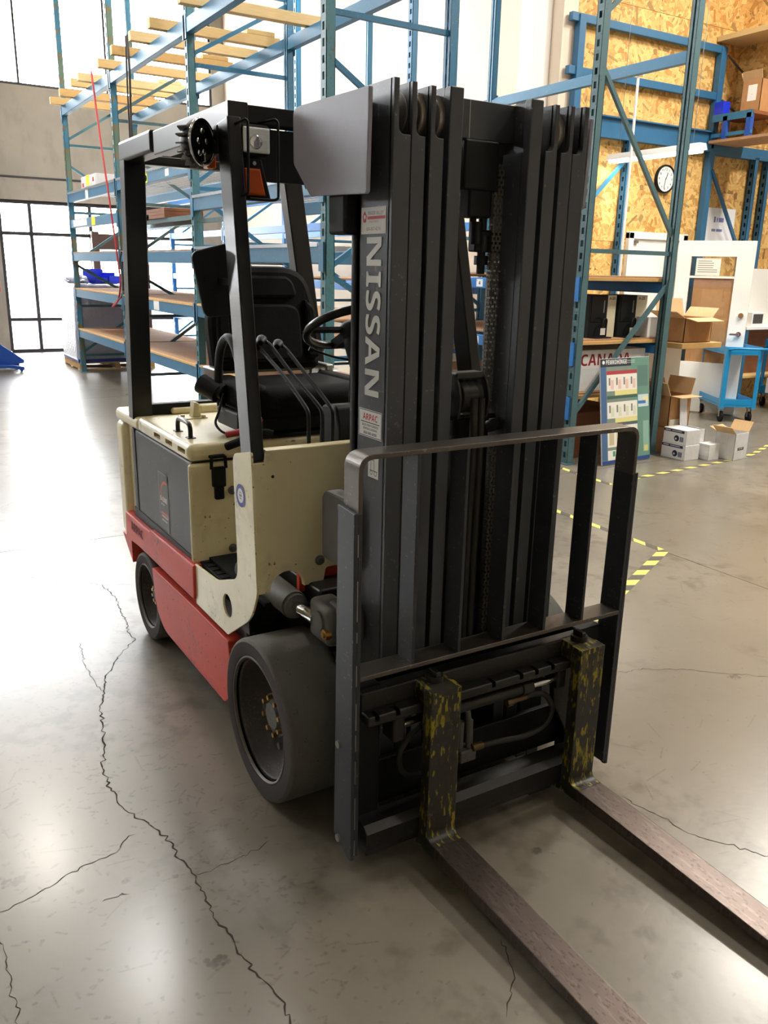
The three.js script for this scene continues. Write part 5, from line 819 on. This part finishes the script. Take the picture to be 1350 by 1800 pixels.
{
  const c = thing('wall_clock', 'round white wall clock with black rim on the chipboard wall', 'clock', [6.896, 2.74, ZO + 0.001]);
  obj('rim', lathe([[0.001, 0], [0.155, 0], [0.16, 0.02], [0.155, 0.045], [0.142, 0.04], [0.14, 0.03]], 'z', [0, 0, 0], 48), M.black, c);
  decal('face', canvasTex(256, 256, (x) => { x.fillStyle = '#f6f6f2'; x.fillRect(0, 0, 256, 256); x.fillStyle = '#1c1c1c'; x.font = 'bold 34px sans-serif'; x.textAlign = 'center'; for (let i = 1; i <= 12; i++) { const a = i * Math.PI / 6; x.fillText(String(i), 128 + 98 * Math.sin(a), 140 - 98 * Math.cos(a)); } }), [0, 0, 0.03], 0.2, 0.2, 'z+', c);
  c.children[1].geometry.dispose(); { const g = new THREE.CircleGeometry(0.141, 40).translate(0, 0, 0.031); c.children[1].geometry = flat(g); }
  obj('hand', [bar([0, -0.01, 0.036], [0.03, 0.07, 0.036], 0.008, 0.002, [0, 0, 1]), bar([0, 0.01, 0.038], [-0.02, -0.1, 0.038], 0.006, 0.002, [0, 0, 1])], M.black, c);
}
tag(decal('wall_notice', canvasTex(256, 192, (x) => { x.fillStyle = '#f4f4f8'; x.fillRect(0, 0, 256, 192); x.fillStyle = '#8084b4'; for (const [a, b, w, h] of [[90, 40, 14, 26], [112, 44, 10, 20], [128, 44, 40, 20], [80, 96, 30, 12], [116, 96, 48, 12]]) x.fillRect(a, b, w, h); }), [7.98, 2.22, ZO + 0.004], 0.62, 0.5, 'z+', null), 'white paper notice pinned above the open door', 'notice');
const r3 = thing('mezzanine_frame', 'blue steel frame with guard rails standing against the chipboard wall', 'frame');
for (const x of [5.34, 7.6]) obj('post', B(x - 0.045, x + 0.045, 0, 4.23, ZO + 0.02, ZO + 0.1, 0.004), M.rackdeep, r3);
for (const x of [6.2, 8.46, 8.72]) obj('post', postGeo(x - 0.04, ZO + 0.06, 3.09, -1), M.rackdeep, r3);
for (const [y, a, b] of [[4.2, 5.2, 7.65], [3.7, 5.2, 7.6]]) obj('guard_rail', B(a, b, y - 0.04, y + 0.04, ZO + 0.025, ZO + 0.085, 0.004), M.rackdeep, r3);
obj('beam', [B(5.2, 7.6, 3.16, 3.3, ZO + 0.02, ZO + 0.06), B(5.2, 7.6, 3.09, 3.17, ZO + 0.02, ZO + 0.1), B(5.2, 7.6, 3.3, 3.315, ZO + 0.01, ZO + 0.1)], M.rackdeep, r3);
obj('beam', B(7.64, 10.5, 3.06, 3.19, ZO + 0.02, ZO + 0.1, 0.004), M.rackdeep, r3);
obj('brace', bar([7.62, 2.88, ZO + 0.1], [8.3, 1.98, ZO + 0.1], 0.04, 0.03, [0, 0, 1]), M.rackdeep, r3);
obj('brace', bar([5.4, 2.2, ZO + 0.1], [6.15, 2.9, ZO + 0.1], 0.04, 0.03, [0, 0, 1]), M.rackblue, r3);
obj('chain', [tube([[7.64, 4.14, ZO + 0.12], [7.9, 3.95, ZO + 0.2], [8.4, 3.78, ZO + 0.3]], 0.012, 60, 6), tube([[7.62, 3.66, ZO + 0.12], [7.95, 3.4, ZO + 0.3], [8.5, 3.2, ZO + 0.4]], 0.012, 60, 6)], M.darkcable, r3);
struct(obj('wall_loft', B(8.0, 8.15, 3.2, CEIL, ZO, -4.2), M.osb[1]));
{ const t = thing('loft_bench', 'blue framed bench on the loft with cartons on top', 'bench', [7.75, 3.2, -5.38]); obj('top', B(-0.25, 0.24, 0.24, 0.28, -0.2, 0.34, 0.003), M.brownboard, t); obj('front_rail', B(-0.26, -0.24, 0.2, 0.28, -0.2, 0.34), M.rackblue, t); for (const z of [-0.02, 0.3]) obj('leg', B(-0.26, -0.2, 0, 0.25, z - 0.03, z + 0.03), M.stackblue, t); obj('lower_rail', B(-0.25, -0.22, 0.03, 0.07, -0.2, 0.34), M.rackblue, t); obj('deck', B(-0.27, 0.25, -0.03, 0, -0.21, 0.9), M.particle, t); }
openCarton('carton', 'brown carton with white labels standing on the loft bench', 7.76, 3.481, -5.2, 0.12, 0.34, 0.13, 0, M.card, M.cardlight, [['x-', 0.3, 0.1], ['z-', 0.4, 0.1]], [['label', labelTex(['·'], '#f6f4ee', '#888', 64, 96), 'x-', 0.1, 0.6, 0.12, 0.17]]);
box('plastic_bin', 'blue plastic bin on the loft bench beside the blue post', 'bin', 7.5, 7.62, 3.481, 3.62, -5.58, -5.45, M.bluebin);
tag(obj('shelf_plank', B(7.55, 7.99, 4.29, 4.35, -5.69, -4.25, 0.004), M.lumber[2]), 'long pale wooden shelf plank fixed to the loft wall', 'plank');
{ const t = thing('strip_light', 'lit white fluorescent strip lamp hanging in front of the clock', 'strip lamp', [5.92, 2.86, -5.0]); obj('housing', ext(poly([[-0.08, 0.0], [0.08, 0.0], [0.05, 0.06], [-0.05, 0.06]]), 1.24, 'xy', -0.62, 0.003), M.white, t); for (const x of [-0.035, 0.035]) obj('tube', cyl([x, -0.016, -0.6], [x, -0.016, 0.6], 0.014, 14), S({ color: 0xffffff, emissive: new THREE.Color(1, 0.96, 0.88), emissiveIntensity: 5 }), t); for (const z of [-0.5, 0.5]) obj('hanger', cyl([0, 0.06, z], [0, CEIL - 2.86, z], 0.003, 6), M.steel, t);
  const L = new THREE.RectAreaLight(new THREE.Color(1, 0.93, 0.8), 26, 0.13, 1.2); L.name = 'strip_light_lamp'; L.rotation.x = -Math.PI / 2; L.position.y = -0.036; L.castShadow = true; t.add(L); }
tag(obj('conduit_pole', [cyl([5.635, 0, -5.05], [5.635, 3.6, -5.05], 0.014, 12), cyl([5.635, 0, -5.05], [5.635, 0.02, -5.05], 0.05, 16), B(5.59, 5.68, 3.6, 3.63, -5.09, -5.01)], M.white), 'thin white pole standing between the rack and the chipboard wall', 'pole');
{ const t = thing('wall_shelf', 'narrow blue-framed wall shelf with white back beside the open door', 'shelf', [8.85, 0, ZO]); obj('top', B(-0.5, 0.7, 0.98, 1.02, 0.12, 0.36, 0.004), M.white, t); for (const [x, z] of [[-0.47, 0.32], [0.66, 0.32], [-0.47, 0.14], [0.66, 0.14]]) obj('leg', B(x - 0.03, x + 0.03, 0, 0.98, z - 0.03, z + 0.03), M.rackdeep, t); obj('shelf', B(-0.48, 0.68, 0.35, 0.38, 0.12, 0.34), M.lumber[0], t); obj('back_panel', B(-0.5, 0.7, 1.02, 1.75, 0.1, 0.12), M.doorwhite, t); obj('backing', B(-0.5, 0.7, 0.38, 0.97, 0.1, 0.12), M.brownboard, t); }
box('printer', 'white desktop printer on the wall shelf by the open door', 'printer', 8.45, 8.7, 1.0205, 1.2, ZO + 0.13, ZO + 0.34, M.white, null, [['panel', labelTex(['▬'], '#4a4644', '#c8c4c0', 96, 64), 'z+', 0, 0.55, 0.2, 0.12]]);
renderer.render(scene, camera);
